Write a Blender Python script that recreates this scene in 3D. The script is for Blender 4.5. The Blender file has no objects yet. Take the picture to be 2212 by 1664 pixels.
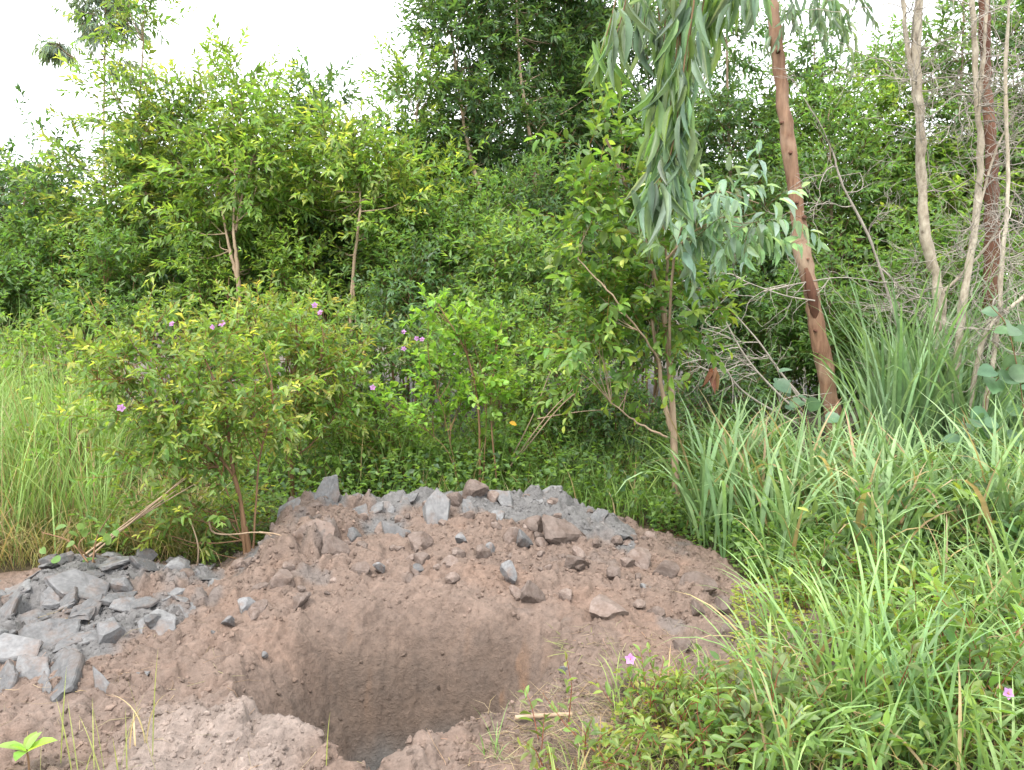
import bpy, bmesh, math
import numpy as np
from mathutils import Matrix, Vector

# ------------------------------------------------------------------ camera, sky, sun, exposure
scene = bpy.context.scene
col = scene.collection
CAM_H, PITCH, HFOV = 1.60, math.radians(6.4), math.radians(66.0)
cd = bpy.data.cameras.new('camera'); cam = bpy.data.objects.new('camera', cd); col.objects.link(cam)
cd.sensor_width = 36; cd.lens = 18 / math.tan(HFOV / 2); cd.clip_start = .05; cd.clip_end = 2000
cam.location = (0, 0, CAM_H); cam.rotation_euler = (math.pi / 2 - PITCH, 0, 0)
scene.camera = cam

SUN_EL, SUN_AZ = math.radians(62), math.radians(205)      # azimuth clockwise from +Y: behind the camera, left
w = bpy.data.worlds.new('World'); scene.world = w; w.use_nodes = True
nt = w.node_tree; nt.nodes.clear()
sky = nt.nodes.new('ShaderNodeTexSky'); sky.sky_type = 'NISHITA'; sky.sun_disc = False
sky.sun_elevation = SUN_EL; sky.sun_rotation = SUN_AZ; sky.air_density = 1.0; sky.dust_density = 6.0
mixn = nt.nodes.new('ShaderNodeMix'); mixn.data_type = 'RGBA'; mixn.inputs[0].default_value = .86
mixn.inputs[7].default_value = (9.6, 9.9, 10.2, 1)          # even cloud cover
bg = nt.nodes.new('ShaderNodeBackground'); bg.inputs[1].default_value = .115
out = nt.nodes.new('ShaderNodeOutputWorld')
nt.links.new(sky.outputs[0], mixn.inputs[6]); nt.links.new(mixn.outputs[2], bg.inputs[0]); nt.links.new(bg.outputs[0], out.inputs[0])
sl = bpy.data.lights.new('sun', 'SUN'); sl.energy = 1.5; sl.angle = math.radians(14); sl.color = (1, .96, .88)
so = bpy.data.objects.new('sun', sl); col.objects.link(so)
sd = Vector((math.sin(SUN_AZ) * math.cos(SUN_EL), math.cos(SUN_AZ) * math.cos(SUN_EL), math.sin(SUN_EL)))
so.rotation_euler = sd.to_track_quat('Z', 'Y').to_euler(); so.location = (0, 0, 20)
scene.view_settings.view_transform = 'Standard'; scene.view_settings.look = 'None'
scene.view_settings.gamma = 1; scene.view_settings.exposure = 1.75
cy = scene.cycles
cy.max_bounces = 8; cy.diffuse_bounces = 5; cy.glossy_bounces = 2; cy.transmission_bounces = 4; cy.transparent_max_bounces = 4
cy.sample_clamp_indirect = 6; cy.use_denoising = True

rng = np.random.default_rng(11)
U = rng.uniform
F = 1106 / math.tan(HFOV / 2)
CP, SP = math.cos(PITCH), math.sin(PITCH)

def P(px, py, d):
    """point seen at px, py of the 2212 x 1664 photograph, d metres in front of the camera"""
    u, v = (px - 1106) / F, (832 - py) / F
    s = d / (CP + v * SP)
    return np.array((u * s, d, CAM_H + s * (v * CP - SP)))
def mpp(d): return d / F

# ------------------------------------------------------------------ noise
def _h(ix, iy, s):
    h = (ix.astype(np.int64) * 374761393 + iy.astype(np.int64) * 668265263 + s * 974634777) & 0xffffffff
    h = ((h ^ (h >> 13)) * 1274126177) & 0xffffffff
    h = ((h ^ (h >> 16)) * 2246822519) & 0xffffffff
    return ((h ^ (h >> 15)) & 0xffffff) / float(0xffffff)
def vn(x, y, s=0):
    ix, iy = np.floor(x), np.floor(y); fx, fy = x - ix, y - iy
    fx = fx * fx * (3 - 2 * fx); fy = fy * fy * (3 - 2 * fy)
    a, b, c, d = _h(ix, iy, s), _h(ix + 1, iy, s), _h(ix, iy + 1, s), _h(ix + 1, iy + 1, s)
    return (a + (b - a) * fx) * (1 - fy) + (c + (d - c) * fx) * fy
def fbm(x, y, s=0, o=4):
    r, a, t = 0, 1, 0
    for i in range(o):
        r = r + a * vn(x * 2 ** i, y * 2 ** i, s + i * 17); t += a; a *= .5
    return r / t - .5
def lumps(x, y, cell, s):
    """rounded clods packed in jittered cells"""
    X, Y = x / cell, y / cell; ix, iy = np.floor(X), np.floor(Y); best = np.zeros_like(X)
    for dx in (-1, 0, 1):
        for dy in (-1, 0, 1):
            cx, cyy = ix + dx, iy + dy
            jx, jy = cx + _h(cx, cyy, s), cyy + _h(cx, cyy, s + 5)
            r = .35 + .5 * _h(cx, cyy, s + 9)
            k = .5 + .5 * _h(cx, cyy, s + 13)
            q = r * r - (X - jx) ** 2 - ((Y - jy) * (.7 + .6 * k)) ** 2
            best = np.maximum(best, np.sqrt(np.maximum(q, 0)) * (.3 + .7 * _h(cx, cyy, s + 21)))
    return best * cell
def clods(x, y, cell, s, crack=.3):
    """angular broken clods with cracks between them"""
    X, Y = x / cell, y / cell; ix, iy = np.floor(X), np.floor(Y); f1 = np.full(X.shape, 9.0); f2 = f1.copy(); hh = np.zeros_like(X); tl = np.zeros_like(X)
    for dx in (-1, 0, 1):
        for dy in (-1, 0, 1):
            cx, cyy = ix + dx, iy + dy; ux, uy = X - cx - _h(cx, cyy, s), Y - cyy - _h(cx, cyy, s + 5); d = np.hypot(ux, uy); n = d < f1
            f2 = np.where(n, f1, np.minimum(f2, d)); f1 = np.where(n, d, f1); r = _h(cx, cyy, s + 9)
            hh = np.where(n, r, hh); tl = np.where(n, (_h(cx, cyy, s + 11) - .5) * ux + (_h(cx, cyy, s + 12) - .5) * uy, tl)
    e = np.clip((f2 - f1) / crack, 0, 1) ** .6
    return cell * ((.15 + .85 * hh * hh) * e + tl * .8 * e)
def sst(a, b, x):
    t = np.clip((x - a) / (b - a), 0, 1); return t * t * (3 - 2 * t)

# ------------------------------------------------------------------ terrain shape
def crest(pts):
    a = np.array([P(*p) for p in pts]); return a[np.argsort(a[:, 0])]
MAIN = crest([(560, 1190, 4.45), (600, 1140, 4.6), (650, 1085, 4.85), (700, 1075, 4.95), (840, 1090, 5.0), (1020, 1068, 5.1), (1120, 1085, 5.1), (1200, 1092, 5.1), (1290, 1125, 5.0), (1400, 1170, 4.85), (1520, 1222, 4.55), (1600, 1285, 4.25), (1665, 1380, 3.8)])
LEFT = crest([(-420, 1420, 3.8), (-200, 1340, 3.9), (-50, 1290, 4.0), (60, 1258, 4.1), (160, 1215, 4.2), (300, 1232, 4.15), (420, 1255, 4.1), (500, 1305, 3.95), (570, 1350, 3.75)])
PIT = np.array([(-1.2, 3.2), (-1.06, 2.88), (-.82, 2.72), (-.64, 2.63), (-.55, 2.47), (-.43, 2.46), (-.36, 2.60), (-.2, 2.73), (-.02, 2.90), (.18, 3.12), (.32, 3.42), (.1, 3.74), (-.45, 3.86), (-1.0, 3.7)])
def pit_sd(x, y):
    """distance inside the pit outline (positive inside)"""
    best = np.full(np.shape(x), 1e9); ins = np.zeros(np.shape(x), bool)
    n = len(PIT)
    for i in range(n):
        a, b = PIT[i], PIT[(i + 1) % n]; e = b - a
        t = np.clip(((x - a[0]) * e[0] + (y - a[1]) * e[1]) / (e @ e), 0, 1)
        best = np.minimum(best, np.hypot(x - a[0] - t * e[0], y - a[1] - t * e[1]))
        c = ((a[1] > y) != (b[1] > y)) & (x < (b[0] - a[0]) * (y - a[1]) / (b[1] - a[1] + 1e-12) + a[0])
        ins ^= c
    return np.where(ins, best, -best)
def mound(x, y, C, foot, back, fl, fr, shape=False):
    foot = foot - .35 * sst(.1, .8, x) if C is MAIN else foot
    yc = np.interp(x, C[:, 0], C[:, 1]); hc = np.interp(x, C[:, 0], C[:, 2])
    t = np.where(y < yc, (yc - y) / np.maximum(yc - foot, .2), (y - yc) / back)
    prof = np.where(y < yc, np.clip(1 - t, 0, 1) ** .95, 1 - sst(0, 1, t))
    fade = sst(C[0, 0] - fl, C[0, 0] + .05, x) * (1 - sst(C[-1, 0] - .05, C[-1, 0] + fr, x))
    return prof * fade if shape else hc * prof * fade
def soil_mask(x, y):
    """1 where the ground is bare dug earth"""
    m1 = sst(.02, .12, mound(x, y, MAIN, 3.3, .5, .3, .3, True) + .12 * fbm(x * 5, y * 5, 62, 3)); m2 = sst(.02, .12, mound(x, y, LEFT, 2.9, .45, .5, .3, True) + .12 * fbm(x * 5, y * 5, 63, 3))
    j = .35 * fbm(x * 2.2, y * 2.2, 61, 4)
    fl = sst(-3.4, -2.4, x + j) * (1 - sst(.15, .4, x + j + (y - 2.7) * -.45)) * sst(1.9, 2.35, y) * (1 - sst(3.9, 4.4, y + j))
    return np.clip(np.maximum(np.maximum(m1, m2), fl), 0, 1)
def ground_z(x, y, fine=False):
    x = np.asarray(x, float); y = np.asarray(y, float)
    far = sst(6, 30, np.hypot(x, y))
    z = .10 * fbm(x * .35, y * .35, 3, 3) * (1 + 2 * far)
    a = mound(x, y, MAIN, 3.35, .5, .3, .25); b = mound(x, y, LEFT, 2.85, .45, .5, .3)
    z = z * (1 - .8 * np.clip((a + b) / .1, 0, 1)) + np.maximum(a, b)
    sdp = pit_sd(x, y)
    fw = sst(2.85, 3.25, y + .12 * fbm(x * 3, y * 3, 8, 2))                      # far wall leans back, near wall is sheer
    wid = .07 + .62 * fw
    z = z + .035 * np.exp(-np.maximum(-sdp, 0) / .10) * (1 - sst(2.9, 3.2, y))    # lip thrown up round the near rim
    sdj = sdp + .05 * fbm(x * 7, y * 7, 31, 3)
    z = z - 1.0 * np.clip(sdj / wid, 0, 1) ** (.8 + .5 * fw)
    if fine:
        s = soil_mask(x, y); inside = sst(.02, .30, sdj)
        wx = x + .07 * fbm(x * 14, y * 14, 77, 3); wy = y + .07 * fbm(x * 14, y * 14, 79, 3)
        q1 = sst(-.12, .1, fbm(x * 2.3, y * 2.3, 105, 2)); lum = clods(wx, wy, .23, 101) * .42 * q1 + clods(wx, wy, .105, 102) * .62 + clods(wx, wy, .048, 103, .4) * .6 + lumps(wx, wy, .03, 104) * .6
        amp = s * (1 - .45 * sst(-1.0, -1.25, x) * sst(3.9, 4.3, y)) * (1 - .93 * inside) * (.55 + .5 * sst(.05, .28, np.maximum(a, b)) * (1 - .7 * sst(0, .15, y - np.interp(x, MAIN[:, 0], MAIN[:, 1]))) + .3 * sst(-.1, .2, fbm(x * 1.7, y * 1.7, 51, 3)))
        flat = sst(.02, .14, fbm(x * 2.0 + 4, y * 2.6, 91, 3))                     # some trodden, smoother spots
        z = z + amp * (1 - .55 * flat) * lum + s * .03 * fbm(x * 22, y * 22, 15, 3) * (1 - .5 * inside)
        z = z + inside * (.07 * fbm(x * 7, y * 2.2, 44, 3) + .04 * fbm(x * 24, y * 5, 45, 3) + .03 * fbm(x * 30, y * 30, 48, 3) + .25 * lumps(x, y, .05, 46) * (fbm(x * 5, y * 5, 47, 2) > .08))   # spade streaks
        z = z + (1 - s) * .03 * fbm(x * 6, y * 6, 16, 3)
    return z
def gz(x, y): return float(ground_z(np.array([x]), np.array([y]))[0])

# ------------------------------------------------------------------ materials
def mat(name, build):
    m = bpy.data.materials.new(name); m.use_nodes = True; t = m.node_tree; t.nodes.clear()
    o = t.nodes.new('ShaderNodeOutputMaterial'); build(t, o); return m
def N(t, k, **kw):
    n = t.nodes.new(k)
    for a, b in kw.items(): setattr(n, a, b)
    return n
def mixc(t, fac, a, b, mode='MIX'):
    n = N(t, 'ShaderNodeMix', data_type='RGBA', blend_type=mode)
    for i, v in ((0, fac), (6, a), (7, b)):
        if isinstance(v, (int, float)): n.inputs[i].default_value = v
        elif isinstance(v, tuple): n.inputs[i].default_value = (*v, 1)
        else: t.links.new(v, n.inputs[i])
    return n.outputs[2]
def noise(t, scale, detail=4, rough=.6, vec=None):
    n = N(t, 'ShaderNodeTexNoise'); n.inputs['Scale'].default_value = scale; n.inputs['Detail'].default_value = detail; n.inputs['Roughness'].default_value = rough
    if vec is not None: t.links.new(vec, n.inputs['Vector'])
    return n.outputs['Fac']
def ramp(t, s, *stops):
    r = N(t, 'ShaderNodeValToRGB'); e = r.color_ramp.elements
    while len(e) < len(stops): e.new(.5)
    for q, (p, c) in zip(e, stops): q.position = p; q.color = (*c, 1) if isinstance(c, tuple) else (c, c, c, 1)
    t.links.new(s, r.inputs[0]); return r.outputs[0]
def leaf_mat(name, source, trans=.52, rough=.42, warm=(1.5, 1.45, .65), spec=.45):
    def b(t, o):
        if source == 'attr': c = N(t, 'ShaderNodeAttribute', attribute_name='Col').outputs[0]
        else: c = N(t, 'ShaderNodeObjectInfo').outputs['Color']
        g = N(t, 'ShaderNodeNewGeometry').outputs['Position']
        c2 = mixc(t, 1.0, c, ramp(t, noise(t, 14, 3, .6, g), (.3, .78), (.7, 1.18)), 'MULTIPLY')
        p = N(t, 'ShaderNodeBsdfPrincipled'); t.links.new(c2, p.inputs['Base Color']); p.inputs['Roughness'].default_value = rough; p.inputs['Specular IOR Level'].default_value = spec
        tr = N(t, 'ShaderNodeBsdfTranslucent'); t.links.new(mixc(t, 1.0, c2, warm, 'MULTIPLY'), tr.inputs[0])
        m = N(t, 'ShaderNodeMixShader'); m.inputs[0].default_value = trans
        t.links.new(p.outputs[0], m.inputs[1]); t.links.new(tr.outputs[0], m.inputs[2]); t.links.new(m.outputs[0], o.inputs[0])
    return mat(name, b)
def bark_mat(name, c1, c2, c3, sx=40, sz=5, bump=.5):
    def b(t, o):
        tc = N(t, 'ShaderNodeTexCoord').outputs['Object']; mp = N(t, 'ShaderNodeMapping'); mp.inputs['Scale'].default_value = (sx, sx, sz); t.links.new(tc, mp.inputs[0])
        n1 = noise(t, 1, 5, .65, mp.outputs[0]); n2 = noise(t, 3.2, 4, .6, tc)
        c = mixc(t, ramp(t, n2, (.38, 0), (.62, 1)), ramp(t, n1, (.3, c1), (.7, c2)), c3)
        c = mixc(t, ramp(t, noise(t, 1.1, 2, .5, tc), (.42, 1), (.6, 0)), c, ramp(t, n1, (.3, c1), (.75, c2)))
        p = N(t, 'ShaderNodeBsdfPrincipled'); t.links.new(c, p.inputs[0]); p.inputs['Roughness'].default_value = .8; p.inputs['Specular IOR Level'].default_value = .25
        bm = N(t, 'ShaderNodeBump'); bm.inputs['Strength'].default_value = bump; bm.inputs['Distance'].default_value = .01; t.links.new(n1, bm.inputs['Height']); t.links.new(bm.outputs[0], p.inputs['Normal'])
        t.links.new(p.outputs[0], o.inputs[0])
    return mat(name, b)
def soil_mat(name, attr=True, c=(.3, .2, .15)):
    def b(t, o):
        tc = N(t, 'ShaderNodeTexCoord').outputs['Object']
        base = N(t, 'ShaderNodeAttribute', attribute_name='Col').outputs[0] if attr else N(t, 'ShaderNodeObjectInfo').outputs['Color']
        n1 = noise(t, 34, 6, .7, tc); n2 = noise(t, 7, 4, .6, tc); n3 = noise(t, 120, 3, .6, tc)
        cc = mixc(t, 1.0, base, ramp(t, n1, (.3, .72), (.7, 1.25)), 'MULTIPLY')
        cc = mixc(t, 1.0, cc, ramp(t, n2, (.32, (.86, .84, .82)), (.66, (1.12, 1.1, 1.08))), 'MULTIPLY')
        p = N(t, 'ShaderNodeBsdfPrincipled'); t.links.new(cc, p.inputs[0]); p.inputs['Specular IOR Level'].default_value = .35
        t.links.new(ramp(t, n2, (.3, .55), (.7, .9)), p.inputs['Roughness'])
        b1 = N(t, 'ShaderNodeBump'); b1.inputs['Strength'].default_value = 1.0; b1.inputs['Distance'].default_value = .02; t.links.new(n1, b1.inputs['Height'])
        b2 = N(t, 'ShaderNodeBump'); b2.inputs['Strength'].default_value = .5; b2.inputs['Distance'].default_value = .004; t.links.new(n3, b2.inputs['Height']); t.links.new(b1.outputs[0], b2.inputs['Normal'])
        t.links.new(b2.outputs[0], p.inputs['Normal']); t.links.new(p.outputs[0], o.inputs[0])
    return mat(name, b)
def clay_mat(name, c1, c2, c3, smooth=.6, dirt=(.115, .086, .073)):
    def b(t, o):
        tc = N(t, 'ShaderNodeTexCoord').outputs['Object']; oi = N(t, 'ShaderNodeObjectInfo')
        ad = N(t, 'ShaderNodeVectorMath', operation='ADD'); t.links.new(tc, ad.inputs[0]); t.links.new(oi.outputs['Random'], ad.inputs[1])
        n1 = noise(t, 2.2, 5, .6, ad.outputs[0]); n2 = noise(t, 9, 6, .7, ad.outputs[0])
        mp = N(t, 'ShaderNodeMapping'); mp.inputs['Scale'].default_value = (1.5, 14, 4); t.links.new(ad.outputs[0], mp.inputs[0]); n3 = noise(t, 1, 4, .6, mp.outputs[0])
        cc = ramp(t, n1, (.32, c1), (.5, c2), (.7, c3)); cc = mixc(t, ramp(t, noise(t, 1.3, 6, .7, ad.outputs[0]), (.48, 0), (.64, .8)), cc, dirt); cc = mixc(t, 1.0, cc, ramp(t, n2, (.3, .78), (.7, 1.18)), 'MULTIPLY')
        vv = ramp(t, oi.outputs['Random'], (0, .68), (1, 1.15)); cc = mixc(t, 1.0, cc, vv, 'MULTIPLY')
        p = N(t, 'ShaderNodeBsdfPrincipled'); t.links.new(cc, p.inputs[0]); p.inputs['Specular IOR Level'].default_value = .4; p.inputs['Roughness'].default_value = smooth
        b1 = N(t, 'ShaderNodeBump'); b1.inputs['Strength'].default_value = .2; b1.inputs['Distance'].default_value = .015; t.links.new(n2, b1.inputs['Height'])
        b2 = N(t, 'ShaderNodeBump'); b2.inputs['Strength'].default_value = .25; b2.inputs['Distance'].default_value = .015; t.links.new(n3, b2.inputs['Height']); t.links.new(b1.outputs[0], b2.inputs['Normal'])
        t.links.new(b2.outputs[0], p.inputs['Normal']); t.links.new(p.outputs[0], o.inputs[0])
    return mat(name, b)
M_LEAF = leaf_mat('leaf_tissue', 'attr')
M_LEAFO = leaf_mat('leaf_tissue_single', 'obj')
M_GRASS = leaf_mat('grass_tissue', 'attr', .40, .5, (1.2, 1.2, .6), .35)
M_GRASSO = leaf_mat('grass_tissue_single', 'obj', .40, .5, (1.2, 1.2, .6), .35)
M_DRY = leaf_mat('dry_straw', 'attr', .2, .8, (1.1, 1, .8), .1)
M_PETAL = leaf_mat('petal', 'attr', .35, .6, (1.1, .9, 1.1), .2)
M_SOIL = soil_mat('dug_earth')
M_GREY = clay_mat('grey_clay', (.092, .09, .092), (.122, .12, .122), (.152, .15, .151), .65)
M_BROWN = clay_mat('brown_clay', (.108, .074, .058), (.146, .109, .092), (.185, .145, .126), .8)
M_BARK_TAN = bark_mat('tan_bark', (.19, .13, .085), (.38, .285, .195), (.31, .23, .16))
M_BARK_RED = bark_mat('red_gum_bark', (.11, .055, .034), (.30, .175, .11), (.36, .26, .185), 30, 3.5, 1.0)
M_BARK_DARK = bark_mat('dark_red_bark', (.05, .022, .014), (.12, .05, .03), (.16, .08, .05), 40, 4)
M_BARK_PALE = bark_mat('pale_flaky_bark', (.13, .10, .07), (.56, .50, .40), (.36, .30, .22), 20, 9, 1.0)
M_TWIG = bark_mat('grey_twig', (.19, .165, .135), (.40, .36, .315), (.30, .265, .225), 60, 20, .2)
M_STEM = bark_mat('shrub_stem', (.10, .055, .03), (.24, .14, .075), (.17, .11, .06), 60, 10, .3)

# ------------------------------------------------------------------ mesh helpers
def mesh_from(name, chunks, smooth=True):
    chunks = [c for c in chunks if len(c[0])]
    V = np.concatenate([c[0] for c in chunks]).astype(np.float32); C = np.concatenate([c[2] for c in chunks]).astype(np.float32)
    loops, tot = [], []; off = 0
    for v, f, c in chunks:
        loops.append((np.asarray(f) + off).ravel()); tot.append(np.full(len(f), np.asarray(f).shape[1])); off += len(v)
    L = np.concatenate(loops).astype(np.int32); T = np.concatenate(tot).astype(np.int32)
    m = bpy.data.meshes.new(name); m.vertices.add(len(V)); m.loops.add(len(L)); m.polygons.add(len(T))
    m.vertices.foreach_set('co', V.ravel()); m.loops.foreach_set('vertex_index', L)
    m.polygons.foreach_set('loop_start', np.concatenate(([0], np.cumsum(T)[:-1])).astype(np.int32))
    m.polygons.foreach_set('use_smooth', np.full(len(T), smooth))
    a = m.color_attributes.new('Col', 'FLOAT_COLOR', 'POINT')
    a.data.foreach_set('color', np.concatenate((C, np.ones((len(C), 1), np.float32)), 1).ravel())
    m.update(calc_edges=True); return m
def link(name, me, material, parent=None):
    o = bpy.data.objects.new(name, me); col.objects.link(o)
    if material and not me.materials: me.materials.append(material)
    if parent is not None: o.parent = parent
    return o
def tag(o, label=None, cat=None, group=None, kind=None):
    for k, v in (('label', label), ('category', cat), ('group', group), ('kind', kind)):
        if v: o[k] = v
    return o
def empty(name, loc):
    o = bpy.data.objects.new(name, None); col.objects.link(o); o.location = loc; o.empty_display_size = .1; return o
def obj(name, chunks, material, parent=None, base=None, smooth=True):
    """world-space chunks linked as one mesh; base is the world origin of the parent"""
    if base is not None: chunks = [(c[0] - np.asarray(base), c[1], c[2]) for c in chunks]
    return link(name, mesh_from(name, chunks, smooth), material, parent)
def unit(v): return v / np.maximum(np.linalg.norm(v, axis=-1, keepdims=True), 1e-9)
def smooth_path(p, n):
    p = np.asarray(p, float); m = len(p)
    if m < 3: return p[0] + (p[-1] - p[0]) * np.linspace(0, 1, n)[:, None]
    q = np.vstack((2 * p[0] - p[1], p, 2 * p[-1] - p[-2])); t = np.linspace(0, m - 1 - 1e-6, n); i = t.astype(int); f = (t - i)[:, None]
    a, b, c, d = q[i], q[i + 1], q[i + 2], q[i + 3]
    return .5 * (2 * b + (c - a) * f + (2 * a - 5 * b + 4 * c - d) * f * f + (3 * b - a - 3 * c + d) * f ** 3)
def tube(pts, r, sides=6, color=(.3, .2, .1), n=None, lump=0.0):
    pts = np.asarray(pts, float); r = np.asarray(r, float)
    if n: r = np.interp(np.linspace(0, 1, n), np.linspace(0, 1, len(r)), r); pts = smooth_path(pts, n)
    elif len(r) != len(pts): r = np.interp(np.linspace(0, 1, len(pts)), np.linspace(0, 1, len(r)), r)
    t = unit(np.gradient(pts, axis=0)); ref = np.array((.93, .31, .2)) if abs(t[:, 2]).mean() > .5 else np.array((.1, .2, .97))
    a = unit(np.cross(t, ref)); b = np.cross(t, a); k = np.arange(sides) * 2 * math.pi / sides
    rr = r[:, None] * (1 + lump * (rng.random((len(pts), sides)) - .5))
    v = pts[:, None] + rr[..., None] * (np.cos(k)[None, :, None] * a[:, None] + np.sin(k)[None, :, None] * b[:, None])
    n_ = len(pts); i = np.arange(n_ - 1)[:, None] * sides; j = np.arange(sides)[None]; j2 = (j + 1) % sides
    f = np.stack((i + j, i + j2, i + sides + j2, i + sides + j), -1).reshape(-1, 4)
    V = v.reshape(-1, 3); return (V, f, np.tile(np.asarray(color, float), (len(V), 1)))
def sticks(o, d, L, r, color, bend=0.08):
    """many thin three-sided twigs at once"""
    n = len(o); d = unit(d); ref = unit(rng.normal(size=(n, 3))); a = unit(np.cross(d, ref)); b = np.cross(d, a)
    L = np.broadcast_to(L, n)[:, None]; r = np.broadcast_to(r, n)[:, None]; V = []
    mid = o + d * L * .5 + a * L * bend
    for c, s in ((o, 1.), (mid, .75), (o + d * L, .3)):
        for k in range(3):
            an = k * 2.0944; V.append(c + r * s * (math.cos(an) * a + math.sin(an) * b))
    V = np.stack(V, 1); f = np.array([(k + q * 3, (k + 1) % 3 + q * 3, (k + 1) % 3 + q * 3 + 3, k + q * 3 + 3) for q in (0, 1) for k in range(3)])
    F_ = (f[None] + (np.arange(n) * 9)[:, None, None]).reshape(-1, 4)
    c = np.broadcast_to(np.asarray(color, float), (n, 3)); return (V.reshape(-1, 3), F_, np.repeat(c, 9, 0))

# leaf templates: x across, y along, z up
def leaf_t(prof, cup=.25, droop=.18, tip=1.0):
    """prof: (t, half width) pairs between base and tip -> vertices, tri/quads as quads (tris repeat a vertex avoided by splitting)"""
    V = [(0, 0, 0)]; tri, quad = [], []
    for t, h in prof:
        z = -droop * t * t
        V += [(-h, t, z + cup * h), (0, t, z), (h, t, z + cup * h)]
    n = len(prof); V.append((0, tip, -droop)); e = len(V) - 1
    tri += [(0, 2, 1), (0, 3, 2)]
    for i in range(n - 1):
        a = 1 + 3 * i; quad += [(a, a + 1, a + 4, a + 3), (a + 1, a + 2, a + 5, a + 4)]
    a = 1 + 3 * (n - 1); tri += [(a, a + 1, e), (a + 1, a + 2, e)]
    f = tri + [(q[0], q[1], q[2]) for q in quad] + [(q[0], q[2], q[3]) for q in quad]
    return np.array(V, float), np.array(f)
T_KITE = (np.array([(0, 0, 0), (-.5, .42, .1), (0, 1, -.08), (.5, .42, .1)], float), np.array([(0, 2, 1), (0, 3, 2)]))
T_LANCE = (np.array([(0, 0, 0), (-.46, .28, .1), (-.38, .62, .05), (0, 1, -.14), (.38, .62, .05), (.46, .28, .1)], float), np.array([(0, 3, 2, 1), (0, 5, 4, 3)]))
T_OVAL = leaf_t([(.25, .40), (.55, .5), (.82, .3)], .3, .16)
T_LONG = leaf_t([(.12, .3), (.35, .5), (.65, .38), (.86, .17)], .25, .22)
T_ROUND = leaf_t([(.02, .3), (.2, .52), (.45, .56), (.7, .42), (.9, .18)], .25, .12)
def frames(ax, up):
    y = unit(ax); x = unit(np.cross(y, up)); z = np.cross(x, y); return np.stack((x, y, z), -1)
def instance(T, pos, R, sc, c):
    tv, tf = T; v = np.einsum('nij,nkj->nki', R, tv[None] * sc[:, None]) + pos[:, None]
    n, k = len(pos), len(tv); f = (tf[None] + (np.arange(n) * k)[:, None, None]).reshape(-1, tf.shape[1])
    return (v.reshape(-1, 3), f, np.repeat(c, k, 0))
UNIT_LEAF = {}
def single_leaves(parent, base, T, tname, pos, R, sc, c, name='leaf', material=None):
    material = material or M_LEAFO
    key = (tname, material.name)
    if key not in UNIT_LEAF:
        m = mesh_from('leaf_' + tname, [(T[0], T[1], np.ones((len(T[0]), 3)))]); m.materials.append(material); UNIT_LEAF[key] = m
    for i in range(len(pos)):
        o = bpy.data.objects.new(name, UNIT_LEAF[key]); col.objects.link(o); o.parent = parent
        M = np.eye(4); M[:3, :3] = R[i] * sc[i][None, :]; M[:3, 3] = pos[i] - base
        o.matrix_basis = Matrix(M.tolist()); o.color = (*c[i], 1)

def jitter(c, n, b=.28, h=.12):
    c = np.broadcast_to(np.asarray(c, float), (n, 3)); k = 1 + b * (rng.random((n, 1)) * 2 - 1)
    return np.clip(c * k * (1 + h * (rng.random((n, 3)) * 2 - 1)), .004, .9)
def leaves_on(o, d, L, n, ll, lw, mature, young, youth, droop=.25, spread=(1.0, .45), opposite=False, start=.12):
    """n leaves along each shoot; returns pos, frames, scale, colour"""
    S = len(o); d = unit(d); j = np.arange(n)
    ref = unit(rng.normal(size=(S, 3))); p = unit(np.cross(d, ref)); q = np.cross(d, p)
    t = start + (1 - start) * (j + .6) / n; t = np.clip(t[None] + U(-.04, .04, (S, n)), 0, 1.0)
    ph = (j // 2 * 1.5708 + (j % 2) * math.pi if opposite else j * 2.4)[None] + U(0, 6.28, (S, 1)) + U(-.5, .5, (S, n))
    rad = np.cos(ph)[..., None] * p[:, None] + np.sin(ph)[..., None] * q[:, None]
    al = spread[0] + (spread[1] - spread[0]) * t + U(-.2, .2, (S, n))
    ax = d[:, None] * np.cos(al)[..., None] + rad * np.sin(al)[..., None] + rng.normal(0, .14, (S, n, 3)); ax[..., 2] -= droop * U(.3, 1.5, (S, n))
    sag = np.zeros((S, n, 3)); sag[..., 2] = -(t ** 2) * (L * .12)[:, None]
    pos = o[:, None] + d[:, None] * (L[:, None] * t)[..., None] + sag
    up = np.array((0, 0, .8)) + d[:, None] * .35 + rng.normal(0, .38, (S, n, 3))
    s = ll * U(.7, 1.2, (S, n)) * (1 - .4 * t ** 4)
    y = np.clip(youth[:, None] * (t ** 2) * U(.5, 1.3, (S, n)), 0, 1)[..., None]
    sv = 1 + .22 * (rng.random((S, 1, 1)) * 2 - 1)
    c = (np.asarray(mature) * (1 - y) + np.asarray(young) * y) * sv
    c = np.clip(c.reshape(-1, 3) * (1 + .25 * (rng.random((S * n, 1)) * 2 - 1)) * (1 + .1 * (rng.random((S * n, 3)) * 2 - 1)), .004, .85)
    sc = np.stack((np.full(S * n, 0.0), s.ravel(), s.ravel()), -1); sc[:, 0] = s.ravel() * lw * U(.8, 1.2, S * n)
    return pos.reshape(-1, 3), frames(ax.reshape(-1, 3), up.reshape(-1, 3)), sc, c
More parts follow.
